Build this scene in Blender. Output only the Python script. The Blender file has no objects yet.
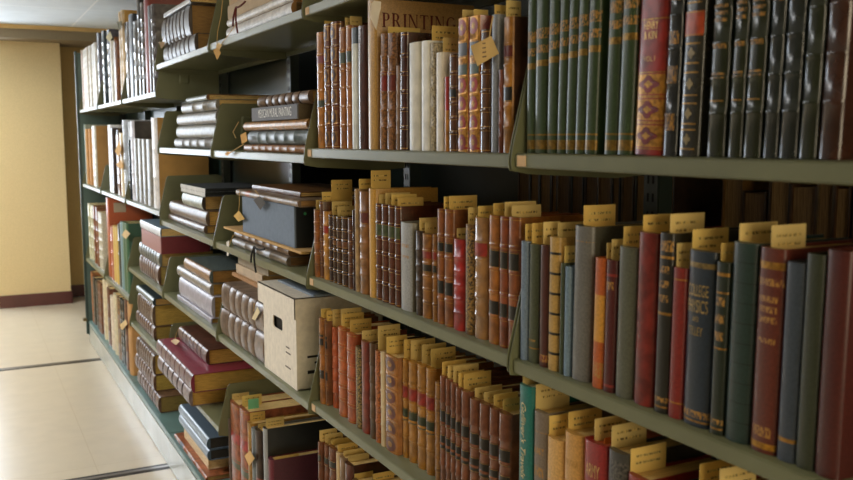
import bpy, bmesh, math, random
random.seed(7)
SC = bpy.context.scene
COL = SC.collection
# ------------------------------------------------------------------ camera
F = 900.725; YAW = math.radians(27.17864); PIT = math.radians(6.45015); ROL = math.radians(.08776); CZ = 1.456
c, s = math.cos(YAW), math.sin(YAW); cp, sp = math.cos(PIT), math.sin(PIT); cr, sr = math.cos(ROL), math.sin(ROL)
R0 = (c, -s, 0); FW = (s*cp, c*cp, -sp); U0 = (s*sp, c*sp, cp)
RT = tuple(cr*a-sr*b for a, b in zip(R0, U0)); UP = tuple(sr*a+cr*b for a, b in zip(R0, U0))
def ray(px, py):
    x = (px-426.5)/F; y = (240-py)/F
    return tuple(f+x*r+y*u for f, r, u in zip(FW, RT, UP))
def onX(px, py, X):
    d = ray(px, py); t = X/d[0]; return (X, d[1]*t, CZ+d[2]*t)
def onY(px, py, Y):
    d = ray(px, py); t = Y/d[1]; return (d[0]*t, Y, CZ+d[2]*t)
def Y_at(px, X, Z):
    lo, hi = .2, 12.
    for _ in range(50):
        m = (lo+hi)/2; q = (X, m, Z-CZ)
        x = 426.5+F*sum(a*b for a, b in zip(q, RT))/sum(a*b for a, b in zip(q, FW))
        if x > px: lo = m
        else: hi = m
    return (lo+hi)/2
import mathutils
cam_d = bpy.data.cameras.new('camera'); cam = bpy.data.objects.new('camera', cam_d); COL.objects.link(cam); SC.camera = cam
M4 = mathutils.Matrix.Identity(4)
for i in range(3):
    M4[i][0] = RT[i]; M4[i][1] = UP[i]; M4[i][2] = -FW[i]
M4[0][3] = 0; M4[1][3] = 0; M4[2][3] = CZ
cam.matrix_world = M4
cam_d.sensor_width = 36; cam_d.lens = F/853*36; cam_d.clip_start = .02
cam_d.dof.use_dof = True; cam_d.dof.focus_distance = 2.1; cam_d.dof.aperture_fstop = 7.5
# ------------------------------------------------------------------ materials
def lin(h):
    h = h.lstrip('#'); o = []
    for i in (0, 2, 4):
        v = int(h[i:i+2], 16)/255; o.append(v/12.92 if v <= .04045 else ((v+.055)/1.055)**2.4)
    return (*o, 1)
MC = {}
def mat(h, kind='leather'):
    key = (h, kind)
    if key in MC: return MC[key]
    m = bpy.data.materials.new(kind+'_'+h); m.use_nodes = True
    nt = m.node_tree; N = nt.nodes; P = N['Principled BSDF']; L = nt.links.new
    C = lin(h)
    if kind in ('leather', 'gloss', 'mottle', 'worn'):
        C = (C[0]*.84, C[1]*.86, C[2]*.66, 1)
    P.inputs['Base Color'].default_value = C
    tc = N.new('ShaderNodeTexCoord')
    def noise(scale, det=3, vec=None, st=None):
        n = N.new('ShaderNodeTexNoise'); n.inputs['Scale'].default_value = scale; n.inputs['Detail'].default_value = det
        if st:
            mp = N.new('ShaderNodeMapping'); mp.inputs['Scale'].default_value = st; L(tc.outputs['Object'], mp.inputs['Vector']); L(mp.outputs[0], n.inputs['Vector'])
        else: L(tc.outputs['Object'], n.inputs['Vector'])
        return n
    def vary(n, lo, hi, a=.35, b=.65):
        r = N.new('ShaderNodeValToRGB'); e = r.color_ramp.elements
        e[0].position = a; e[1].position = b
        e[0].color = tuple(min(1, v*lo) for v in C[:3])+(1,); e[1].color = tuple(min(1, v*hi) for v in C[:3])+(1,)
        L(n.outputs['Fac'], r.inputs['Fac']); L(r.outputs['Color'], P.inputs['Base Color']); return r
    def bump(n, k, d=.001):
        b = N.new('ShaderNodeBump'); b.inputs['Strength'].default_value = k; b.inputs['Distance'].default_value = d
        L(n.outputs['Fac'], b.inputs['Height']); L(b.outputs[0], P.inputs['Normal'])
    ro = P.inputs['Roughness']
    if kind == 'leather':
        n = noise(45, 5); vary(n, .6, 1.35); ro.default_value = .32; bump(noise(500, 2), .12, .0006)
    elif kind == 'gloss':
        n = noise(40, 4); vary(n, .7, 1.3); ro.default_value = .22; P.inputs['Specular IOR Level'].default_value = .65; bump(noise(500, 2), .1, .0005)
    elif kind == 'worn':
        n = noise(40, 5); vary(n, .65, 1.3); ro.default_value = .40; bump(noise(400, 2), .12, .0006)
    elif kind == 'mottle':
        n = noise(240, 4); vary(n, .5, 1.35, .4, .6); ro.default_value = .4
    elif kind == 'cloth':
        n = noise(300, 2); vary(n, .85, 1.12); ro.default_value = .34; bump(n, .1, .0003)
    elif kind == 'vellum':
        n = noise(30, 5); vary(n, .8, 1.12); ro.default_value = .42
    elif kind == 'paper':
        n = noise(14, 3); vary(n, .88, 1.08); ro.default_value = .85
    elif kind == 'pages':
        C = tuple(min(.85, v*1.35) for v in C[:3])+(1,)
        n = noise(30, 3, st=(1, 40, 1)); vary(n, .6, 1.25); ro.default_value = .8
    elif kind == 'gold':
        n = noise(160, 3); vary(n, .55, 1.2); ro.default_value = .35; P.inputs['Metallic'].default_value = .55
    elif kind == 'card':
        n = noise(60, 3); vary(n, .93, 1.06); ro.default_value = .8
    elif kind == 'paint':
        n = noise(8, 3); vary(n, .92, 1.08); ro.default_value = .34; bump(noise(400, 1), .08, .0005)
    elif kind == 'satin':
        n = noise(6, 4); vary(n, .9, 1.06); ro.default_value = .22
    elif kind == 'wall':
        n = noise(120, 3); vary(n, .95, 1.04); ro.default_value = .85; bump(n, .1)
    elif kind == 'string':
        ro.default_value = .9
    elif kind == 'metal':
        P.inputs['Metallic'].default_value = .9; ro.default_value = .35
    MC[key] = m; return m
def mix_mat(h1, h2, scale, lo, hi, name, st=(1, 1, 1), rough=.45):
    key = (h1, h2, name)
    if key in MC: return MC[key]
    m = bpy.data.materials.new(name+'_'+h1); m.use_nodes = True; nt = m.node_tree; N = nt.nodes; P = N['Principled BSDF']; L = nt.links.new
    tc = N.new('ShaderNodeTexCoord'); mp = N.new('ShaderNodeMapping'); mp.inputs['Scale'].default_value = st
    n = N.new('ShaderNodeTexNoise'); n.inputs['Scale'].default_value = scale; n.inputs['Detail'].default_value = 1
    r = N.new('ShaderNodeValToRGB'); e = r.color_ramp.elements; e[0].position = lo; e[1].position = hi; e[0].color = lin(h1); e[1].color = lin(h2)
    L(tc.outputs['Object'], mp.inputs['Vector']); L(mp.outputs[0], n.inputs['Vector']); L(n.outputs['Fac'], r.inputs['Fac']); L(r.outputs[0], P.inputs['Base Color'])
    P.inputs['Roughness'].default_value = rough
    MC[key] = m; return m
GOLD = 'a87a34'
def gtext(h): return mix_mat(h, 'a87a34', 620, .45, .55, 'tooling', (1, 1, .3))
def spotted(h1, h2): return mix_mat(h1, h2, 260, .36, .62, 'marbled')
INK = lambda: mix_mat('e8c876', '6a5430', 420, .48, .56, 'typed_line', (1.3, 1, .25), .85)
SLIP = lambda i=0: mat(('eac872', 'e4be68', 'ecce84', 'e0c47e')[i % 4], 'paper')
PAINT = mat('6c6e50', 'paint'); DARKP = mat('2b352f', 'paint'); TEAL = mat('5f7d78', 'paint')
# ------------------------------------------------------------------ mesh building
class MB:
    def __init__(self): self.v = []; self.f = []; self.m = []; self.mats = []
    def mi(self, m):
        if m not in self.mats: self.mats.append(m)
        return self.mats.index(m)
    def face(self, vs, m): self.f.append(vs); self.m.append(self.mi(m))
    def box(self, x0, x1, y0, y1, z0, z1, m):
        b = len(self.v)
        self.v += [(x, y, z) for z in (z0, z1) for y in (y0, y1) for x in (x0, x1)]
        for q in ((0, 2, 3, 1), (4, 5, 7, 6), (0, 1, 5, 4), (2, 6, 7, 3), (0, 4, 6, 2), (1, 3, 7, 5)):
            self.face([b+i for i in q], m)
    def prism(self, pts, axis, a, b_, m):          # extrude a 2D outline along an axis
        n = len(pts); b = len(self.v)
        for t in (a, b_):
            for (u, w) in pts:
                self.v.append((t, u, w) if axis == 'x' else (u, t, w) if axis == 'y' else (u, w, t))
        self.face([b+i for i in range(n)], m); self.face([b+n+i for i in reversed(range(n))], m)
        for i in range(n):
            j = (i+1) % n; self.face([b+i, b+n+i, b+n+j, b+j], m)
    def tube(self, pts, r, m, n=6):
        b = len(self.v); V = [mathutils.Vector(p) for p in pts]
        for i, p in enumerate(V):
            d = (V[min(i+1, len(V)-1)]-V[max(i-1, 0)]).normalized()
            a = d.cross(mathutils.Vector((.31, .52, .79))).normalized(); e = d.cross(a)
            for k in range(n):
                t = 2*math.pi*k/n; self.v.append(tuple(p+r*(math.cos(t)*a+math.sin(t)*e)))
        for i in range(len(V)-1):
            for k in range(n):
                j = (k+1) % n; self.face([b+i*n+k, b+i*n+j, b+(i+1)*n+j, b+(i+1)*n+k], m)
        self.face([b+k for k in reversed(range(n))], m); self.face([b+(len(V)-1)*n+k for k in range(n)], m)
    def build(self, name, parent=None, bevel=0, smooth=None, loc=None):
        me = bpy.data.meshes.new(name); me.from_pydata(self.v, [], self.f); me.update()
        for mm in self.mats: me.materials.append(mm)
        me.polygons.foreach_set('material_index', self.m)
        bm = bmesh.new(); bm.from_mesh(me); bmesh.ops.recalc_face_normals(bm, faces=bm.faces)
        if bevel: bmesh.ops.bevel(bm, geom=[e for e in bm.edges if e.calc_face_angle(0) > .6], offset=bevel, segments=2, affect='EDGES', clamp_overlap=True)
        if smooth is not None:
            for f in bm.faces: f.smooth = True
            for e in bm.edges:
                if len(e.link_faces) != 2 or e.calc_face_angle(0) > smooth: e.smooth = False
        bm.to_mesh(me); bm.free()
        o = bpy.data.objects.new(name, me); COL.objects.link(o)
        if parent: o.parent = parent
        if loc: o.location = loc
        return o
def tag(o, label=None, cat=None, group=None, kind=None):
    for k, v in (('label', label), ('category', cat), ('group', group), ('kind', kind)):
        if v: o[k] = v
    return o
def empty(name, loc, rot=(0, 0, 0)):
    o = bpy.data.objects.new(name, None); o.empty_display_size = .02; COL.objects.link(o); o.location = loc; o.rotation_euler = rot; return o
TXT = {}
def text_mesh(st, size, shear=0):                           # flat outline of a word, centred: verts (u, w), faces
    if (st, size) in TXT: return TXT[st, size]
    cu = bpy.data.curves.new('lettering', 'FONT'); cu.body = st; cu.size = size; cu.align_x = 'CENTER'; cu.align_y = 'CENTER'; cu.resolution_u = 3; cu.shear = shear
    ob = bpy.data.objects.new('lettering', cu); COL.objects.link(ob)
    dg = bpy.context.evaluated_depsgraph_get(); dg.update()
    me = ob.evaluated_get(dg).to_mesh()
    r = [(v.co.x, v.co.y) for v in me.vertices], [list(p.vertices) for p in me.polygons]
    bpy.data.objects.remove(ob); bpy.data.curves.remove(cu)
    TXT[st, size] = r; return r
def lettering(st, size, fn, m, parent, name='title_lettering', width=None, shear=0):
    vs, fs = text_mesh(st, size, shear)
    k = 1
    if width:
        xs = [v[0] for v in vs]; k = width/(max(xs)-min(xs))
    b = MB(); b.v = [fn(u*k, w) for u, w in vs]
    for f in fs: b.face(f, m)
    return b.build(name, parent)
# ------------------------------------------------------------------ the book
def st(c, k='leather', b=0, r=.28, z=(), L=(), q=None, g=0, pg='c8a768', T=(), h=None, e=None, M=()):
    return dict(e=e, M=list(M), c=c, k=k, b=b, r=r, z=list(z), L=list(L), q=q, g=g, pg=pg, T=T, bh=h)
NS = 8
def make_book(root, w, h, d, S):
    base = mat(S['c'], S['k']); board = mat(*S['q']) if S['q'] else base
    gold = mat(GOLD, 'gold')
    t = min(.0028, w*.16); bul = min(S['r']*w, .013); e = S['e'] or (.0011 if w > .012 else .0008)
    nb = S['b']; bh = S['bh'] or min(.0032, h/60)
    bands = [(i+1)/(nb+1) for i in range(nb)]
    if nb: bands = [.04+.92*f for f in bands]
    br = {0, h}
    zones = [(a, z_, m, (x[0] if x else 'a')) for (a, z_, m, *x) in S['z']]
    if S['g']:
        for f in bands:
            zones += [(f-(bh+.0008)/h, f-bh/h, gold, 'a'), (f+bh/h, f+(bh+.0008)/h, gold, 'a')]
        zones += [(.012, .02, gold, 'a'), (.975, .983, gold, 'a')]
    for a, z_, *_ in zones: br |= {a*h, z_*h}
    for f in bands: br |= {f*h-bh, f*h-bh*.5, f*h, f*h+bh*.5, f*h+bh}
    br = sorted(x for x in br if 0 <= x <= h)
    zs = [br[0]]
    for x in br[1:]:
        if x-zs[-1] > .0002: zs.append(x)
    zs[-1] = h
    def eb(z):
        for f in bands:
            u = abs(z-f*h)/bh
            if u < .99: return e*(1 if u < .6 else .5)
        return 0
    def prof(x): return bul
    th = [math.pi/2-math.pi*i/NS for i in range(NS+1)]
    def outline(z):
        k = eb(z)
        o = [(d, w/2)]+[(bul*(1-math.cos(a))-k*math.cos(a)**.5 if math.cos(a) > 1e-6 else bul, w/2*math.sin(a)) for a in th]+[(d, -w/2)]
        xi = bul+.0015
        return o+[(d, -w/2+t), (xi, -w/2+t), (xi, w/2-t), (d, w/2-t)]
    B = MB(); n = NS+7
    for z in zs: B.v += [(x, y, z) for x, y in outline(z)]
    for i in range(len(zs)-1):
        zm = (zs[i]+zs[i+1])/2/h; zm_m = None
        for a, z_, m, col in zones:
            if a <= zm <= z_: zm_m = (m, col)
        for j in range(n):
            j2 = (j+1) % n; m = board if j in (0, NS+1) else base
            if 1 <= j <= NS and zm_m and (zm_m[1] == 'a' or 3 <= j <= NS-2): m = zm_m[0]
            B.face([i*n+j, i*n+j2, (i+1)*n+j2, (i+1)*n+j], m)
    B.face(list(range(n)), board); B.face([(len(zs)-1)*n+j for j in reversed(range(n))], board)
    B.build('cover', root, smooth=.9)
    P = MB(); g = .003; P.box(bul+.002, d-.004, -w/2+t+.0001, w/2-t-.0001, g, h-g*1.3, mat(S['pg'], 'pages')); P.build('page_block', root)
    def sx(y, off): return bul*(1-math.sqrt(max(0, 1-min(1, (2*y/w)**2))))-off
    for (a, z_, hx, *nm) in S['L']:
        Q = MB(); ys = [w/2*math.sin(u) for u in th[1:-1]]
        for z in (a*h, z_*h): Q.v += [(sx(y, .0004), y, z) for y in ys]
        k = len(ys); lm = mat(hx, 'leather') if isinstance(hx, str) else hx
        for j in range(k-1): Q.face([j, j+1, k+j+1, k+j], lm)
        o = Q.build(nm[0] if nm else 'title_label', root, smooth=1)
        if not nm and w > .014 and a > .3:
            for zz in (a*h+.0012, z_*h-.0012):
                G = MB(); b0 = len(G.v)
                for q in (-.0005, .0005): G.v += [(sx(y, .0007), y, zz+q) for y in ys]
                for j in range(k-1): G.face([b0+j, b0+j+1, b0+k+j+1, b0+k+j], gold)
                G.build('gilt_rule', o)
    for (f, rz, ry, hx, lobes) in S['M']:
        Q = MB(); k = 24; mm = mat(hx, 'gold' if hx == GOLD else 'leather'); Q.v.append((sx(0, .0006), 0, f*h))
        for ring in (.5, 1):
            for i in range(k):
                t = 2*math.pi*i/k; rr = ring*(1+(.22*math.cos(4*t) if lobes else 0)); y = ry*w/2*rr*math.cos(t); Q.v.append((sx(y, .0006), y, f*h+rz*h*rr*math.sin(t)))
        for i in range(k):
            j = (i+1) % k; Q.face([0, 1+i, 1+j], mm); Q.face([1+i, 1+k+i, 1+k+j, 1+j], mm)
        Q.build('medallion', root)
    for (word, f, size, hx, *wd) in S['T']:
        if f == 'v':
            f0 = wd[0]
            lettering(word, size, lambda u, v: (sx(v if abs(v) < w/2 else 0, .0008), -v, f0*h-u), mat(hx, 'gold'), root, shear=.35)
        else:
            lettering(word, size, lambda u, v, f=f: (sx(u, .0008), -u, f*h+v), mat(hx, 'gold'), root, width=w*(wd[0] if wd else .7))
LABELS = []
def slip(px0, px1, py, Y, zb, xmin, label, group, i=0):
    a = onY(px0, py, Y); b_ = onY(px1, py, Y)
    x0 = max(a[0], xmin); x1 = max(x0+.02, b_[0]); z1 = max(a[2], zb+.012); H = z1-zb
    S = MB(); paper = SLIP(i); ink = INK(); n = 7
    rows = [0]
    for f in (.30, .62): 
        z = H-(.030*f+.004); 
        if z > .003: rows += [z, z+.0030]
    rows = sorted(set(rows+[H])); th = .0004; rnd = random.Random(i*13+7); k = rnd.uniform(-.003, .003)
    for side in (-1, 1):
        for z in rows:
            for j in range(n+1):
                u = j/n; S.v.append((x0+(x1-x0)*u, Y+side*th+k*math.sin(math.pi*u)*z/.05+rnd.uniform(0, .00001), zb+z))
    N = len(rows)*(n+1)
    for r in range(len(rows)-1):
        isink = rows[r+1]-rows[r] < .0033 and rows[r] > 0
        for j in range(n):
            q = [r*(n+1)+j, r*(n+1)+j+1, (r+1)*(n+1)+j+1, (r+1)*(n+1)+j]
            S.face(q, ink if isink and 0 < j < n-1 else paper); S.face([N+x for x in reversed(q)], paper)
    rim = [j for j in range(n+1)]+[r*(n+1)+n for r in range(1, len(rows))]+[(len(rows)-1)*(n+1)+j for j in range(n-1, -1, -1)]+[r*(n+1) for r in range(len(rows)-2, 0, -1)]
    for p, q in zip(rim, rim[1:]+rim[:1]): S.face([p, q, N+q, N+p], paper)
    o = S.build('paper_slip', smooth=.5); tag(o, label, 'paper slip', group); LABELS.append(label)
    return o
def norm(desc): return desc.split(' ', 1)[1] if desc.split(' ', 1)[0] in ('a', 'an', 'the') else desc
NSL = [0]
def stand_row(Z, where, group, X, books, split=0, bay=None):
    n = len(books); out = []; prev = 6.730; prevb = 9
    for i, bk in enumerate(books):
        pl, py, pr, S, desc = bk[:5]; o = bk[5] if len(bk) > 5 else {}
        xs = X+o.get('dx', 0)
        zt = onX(pl, py, xs)[2]
        if pr == 0:
            nb = books[i+1]; pr = nb[0]-.3
        xe = xs+.6*min(S['r']*abs(Y_at(pl, xs, zt)-Y_at(pr, xs, zt)), .013)
        yl = (xs, Y_at(pl, xe, zt), zt); yr = Y_at(pr, xe, zt)
        y1, y0 = yl[1], yr
        if split:                                    # far bays: keep inside the bay, several volumes where the run is wide
            for yb in BAY:
                if y0 < yb+.012 and y1 > yb-.012:
                    if yb-y0 > y1-yb: y1 = yb-.013
                    else: y0 = yb+.013
            y1 = min(y1, prev-.001); y0 = min(y0, y1-.035); prev = y0
            if o.get('wmax'): y0 = max(y0, y1-o['wmax'])
            k = max(1, round((y1-y0)/split)) if not o.get('wmax') else 1
            if k > 1:
                for q in range(1, k):
                    wq = (y1-y0)/k; hq = yl[2]-Z-.006*((q*7+i) % 3); rq = empty('book', (xs+.009*((q+i) % 3), y1-wq*(q+.5), Z+.0004))
                    make_book(rq, wq-.0012, hq, o.get('d', min(.235, max(.11, .66*hq))), S); tag(rq, desc+' '+where, 'book', group)
                y0 = y1-(y1-y0)/k
        yr = y0
        w = max(.004, y1-y0-.0006); h = yl[2]-Z; tn = math.tan(math.radians(o.get('lean', 0)))*h
        if not split:
            if bay:
                if y1 > bay[1]-.0085: y0 -= min(y1-bay[1]+.0085, .006); y1 = bay[1]-.0085
                if y0 < bay[0]+.0065: y0 = bay[0]+.0065
            lim = min(prev, prevb-tn)-.0004
            if y1 > lim: y0 = min(y0, lim-.55*(y1-y0)); y1 = lim
            prev, prevb = y0, y0+tn; yr = y0
            w = max(.004, y1-y0-.0006)
        d = o.get('d', min(.235, max(.11, .66*h)))
        lean = math.radians(o.get('lean', 0)); yc = (y1+yr)/2
        root = empty('book', (xs, yc+math.tan(lean)*h, Z+.0004+math.sin(lean)*w/2), (lean, 0, 0))
        make_book(root, w, h, d, S)
        lab = desc+' '+where; tag(root, lab, 'book', group); LABELS.append(lab)
        for j, (a, b_, sy) in enumerate(o.get('s', [])):
            NSL[0] += 1
            sl = ('paper slip in the ', 'second slip in the ')[j]+desc
            if len((sl+' '+where).split()) <= 16: sl = sl+' '+where
            slip(a, b_, sy, min(max(onX(a, sy, xs+.012)[1], yr+.0035), y1-.003), Z+h-.0035, xs+.006, sl, 'paper slips in the books', NSL[0])
        out.append((root, w, h, d, xs, yc, yr))
    return out
def lay_stack(Z, where, group, books):
    out = []
    for bk in books:
        pl, pr, py, S, desc = bk[:5]; o = bk[5] if len(bk) > 5 else {}
        xs = o.get('xs', .765); a = onX(pl, py, xs); yr = Y_at(pr, xs, a[2]); zt = a[2]
        w = max(.007, zt-Z); h = a[1]-yr; d = o.get('d', min(.25, max(.14, .72*h)))
        root = empty('book', (xs, a[1], Z+w/2), (math.pi/2, 0, 0))
        if o.get('make'):
            o['make'](root, w, h, d); 
            root.name = o['name']
        else: make_book(root, w-.0006, h, d, S)
        lab = desc+' '+where; tag(root, lab, o.get('cat', 'book'), group); LABELS.append(lab)
        Z = Z+w; out.append((root, w, h, d, xs, a[1], yr, Z))
    return out
# ------------------------------------------------------------------ shelving
LX = .747; BAY = [1.166+.93*i for i in range(7)]   # bay boundaries along the aisle (0 = right bay | centre bay)
PW = .93
def make_shelf():
    root = empty('shelf', (0, 0, 0))
    b = MB(); y = PW/2-.006
    b.prism([(0, 0), (0, -.019), (.004, -.021), (.014, -.021), (.014, -.015), (.262, -.015), (.262, -.03), (.27, -.03), (.27, 0), (.268, .002), (.004, .002)], 'y', -y, y, PAINT)
    b.build('shelf_board', root, bevel=.0012, smooth=.6)
    for sgn in (-1, 1):
        e = MB(); yy = sgn*(PW/2-.0035)
        e.prism([(-.004, -.024), (-.006, -.012), (-.004, .008), (.030, .148), (.038, .156), (.25, .158), (.268, .15), (.268, -.035), (.2, -.04), (.03, -.03)], 'y', yy-.0012, yy+.0012, PAINT)
        eb = e.build('end_bracket', root, bevel=.0006, smooth=.6)
        r = MB()
        def rr(k, hx, hz, n=5, ra=.008):
            out = []
            for q, (sx_, sz_) in enumerate(((1, 1), (-1, 1), (-1, -1), (1, -1))):
                for i in range(n):
                    t = math.pi/2*(q+i/(n-1)); out.append((.12+sx_*(hx-ra)+ra*math.cos(t)+sz_*hz*.06, .075+sz_*(hz-ra)+ra*math.sin(t)))
            return out
        o1 = rr(0, .022, .042); o2 = rr(0, .016, .036); m = len(o1)
        for yv, ol in ((yy-.0012, o1), (yy-.0045, o2)): r.v += [(x, yv, z) for x, z in ol]
        for i in range(m): r.face([i, (i+1) % m, m+(i+1) % m, m+i], PAINT)
        r.face([m+i for i in range(m)], PAINT)
        r.build('embossed_grip', eb, smooth=.25)
    return root
def copy_tree(o, parent=None):
    q = o.copy(); COL.objects.link(q)
    if parent: q.parent = parent
    for ch in list(o.children): copy_tree(ch, q)
    return q
proto = make_shelf(); first = [True]
def shelf(bay, Z, label, sticker=False):
    o = proto if first[0] else copy_tree(proto); first[0] = False
    y0 = BAY[0]+PW*(bay-1)  # lower Y of bay 1 = BAY[0]
    o.location = (LX, y0+PW/2, Z-.002); tag(o, label, 'shelf', 'metal shelves of the bookcase'); LABELS.append(label)
    return o
stk = []
def lab_sticker(o):
    b = MB(); b.box(-.0012, .0002, PW/2-.036, PW/2-.0135, -.018, -.0015, mat('d8b48a', 'paper')); b.build('range_label', o)
HB = {'A4': (1, 1.4325), 'A5': (0, 1.4335), 'B4': (1, 1.118), 'B5': (0, 1.1145), 'C4': (1, .8005), 'C5': (0, .79), 'D4': (1, .47),
      'T4': (1, 1.768), 'T5': (0, 1.85), 'T3': (2, 1.767), 'T2': (3, 1.765), 'A3': (2, 1.417), 'A2': (3, 1.4185), 'B3': (2, 1.111), 'B2': (3, 1.110),
      'C3': (2, .791), 'C2': (3, .7925), 'D2': (3, .455), 'T1': (4, 1.656), 'T0': (5, 1.656), 'TL': (6, 1.656), 'B1': (4, 1.143), 'B0': (5, 1.143), 'BL': (6, 1.143),
      'C1': (4, .788), 'D1': (4, .497), 'C0': (5, .615), 'CL': (6, .615)}
SL = {'A4': 'olive metal shelf carrying the tall leather books and printing folio', 'A5': 'olive metal shelf carrying the row of green gilt volumes',
 'B4': 'olive metal shelf carrying brown leather books with slips at centre', 'B5': 'olive metal shelf carrying the cloth books with yellow slips',
 'C4': 'olive metal shelf carrying ochre and red leather volumes', 'C5': 'olive metal shelf under the teal and red books at lower right',
 'D4': 'olive metal shelf at the bottom of the centre bay', 'T4': 'olive metal shelf above the printing folio, at the top edge', 'T5': 'topmost metal shelf over the green gilt volumes',
 'T3': 'olive metal shelf under the tan portfolios at the top', 'T2': 'olive metal shelf under the two silvery ribbed volumes at the top',
 'A3': 'olive metal shelf under the stack with the grey mural painting box', 'A2': 'olive metal shelf under the five silvery stacked volumes',
 'B3': 'olive metal shelf under the blue-grey box with black side', 'B2': 'olive metal shelf under four stacked brown volumes, left of the blue-grey box',
 'C3': 'olive metal shelf under the white file box', 'C2': 'olive metal shelf under the slate and lavender stack', 'D2': 'metal shelf under the burgundy album',
 'T1': 'top shelf in the third bay from the far end', 'T0': 'top shelf in the second bay from the far end', 'TL': 'top shelf in the bay at the far end panel',
 'B1': 'metal shelf under the striped vellum volumes', 'B0': 'metal shelf above the big orange board', 'BL': 'metal shelf with tan boards beside the far end panel',
 'C1': 'metal shelf under the burgundy slipcase stack', 'D1': 'metal shelf under the stack topped by a dark blue book', 'C0': 'metal shelf under the orange board and green book',
 'CL': 'metal shelf under white mottled books by the far end panel'}
ZS = {}
for k, (bay, Z) in HB.items():
    o = shelf(bay, Z, SL[k]); ZS[k] = Z
    if k in ('A4', 'A5', 'B4', 'C4', 'T4'): stk.append(o)
for o in stk: lab_sticker(o)
# uprights, carriage, end panel, back panels
def post():
    b = MB(); b.box(-.016, .016, -.019, .019, .10, 2.10, DARKP)
    root = empty('upright_post', (0, 0, 0)); b.build('post', root, bevel=.002)
    sl = MB()
    for i in range(60):
        z = .3+i*.03
        for q in (-.008, .004): sl.box(-.0166, -.0158, q, q+.004, z, z+.014, mat('10130f', 'string'))
    o = sl.build('slot_column', root); o['kind'] = 'stuff'
    return root
pp = post()
for i, y in enumerate([BAY[0]-PW]+BAY):
    o = pp if i == 0 else copy_tree(pp)
    o.location = (LX+.288, y, 0)
    nm = ['nearest the right edge', 'between the right and centre bays', 'left of the printing folio bay', 'behind the grey mural painting box bay end', 'behind the silvery stacks', 'fourth from the end panel', 'third from the end panel', 'second, close to the end panel'][i]
    lab = 'dark green slotted steel upright '+nm; tag(o, lab, 'upright post', 'steel uprights'); LABELS.append(lab)
YE = BAY[-1]
b = MB(); b.box(LX+.008, LX+.60, BAY[0]-PW-.02, YE, .05, .135, DARKP)
root = empty('shelving_carriage', (LX, 3, 0)); o = b.build('carriage_frame', root); o.location = (-LX, -3, 0)
for i in range(7):
    y0 = BAY[0]-PW+i*PW
    k = MB(); k.box(LX+.001, LX+.006, y0+.0015, y0+PW-.0015, .004, .132, mat('a9aba0', 'satin')); o = k.build('kick_plate', root); o.location = (-LX, -3, 0)
    k = MB(); k.box(LX, LX+.27, y0+.001, y0+PW-.001, .138, .161, TEAL); o = k.build('base_shelf', root, bevel=.002); o.location = (-LX, -3, 0)
tag(root, 'grey mobile shelving base with pale kick plate along the floor', 'shelving base'); LABELS.append(root['label'])
root = empty('end_panel', (LX+.3, YE+.04, 0))
k = MB(); k.box(-.30, .30, -.012, .012, .046, 2.05, mat('58706a', 'paint')); k.build('panel', root, bevel=.003)
k = MB(); k.box(-.315, -.297, -.016, .016, .06, 2.06, mat('2e4440', 'paint')); k.build('edge_strip', root, bevel=.002)
k = MB(); k.box(-.335, -.31, -.02, .02, .155, .175, mat('7a6a48', 'metal')); k.build('latch', root, bevel=.002)
tag(root, 'tall green steel end panel at the far end of the bookcase', 'panel'); LABELS.append(root['label'])
for i, nm in ((2, 'behind the stack of silvery volumes'), (3, 'behind the striped vellum volumes'), (4, 'behind the second far bay'), (5, 'in the bay by the end panel')):
    y0 = BAY[i]
    k = MB(); k.box(LX+.31, LX+.314, y0+.022, y0+PW-.022, .2, 2.06, mat('465f5b', 'paint') if i > 2 else DARKP); o = k.build('back_panel'); tag(o, 'green steel back panel '+nm, 'back panel', 'back panels'); LABELS.append(o['label'])
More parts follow.
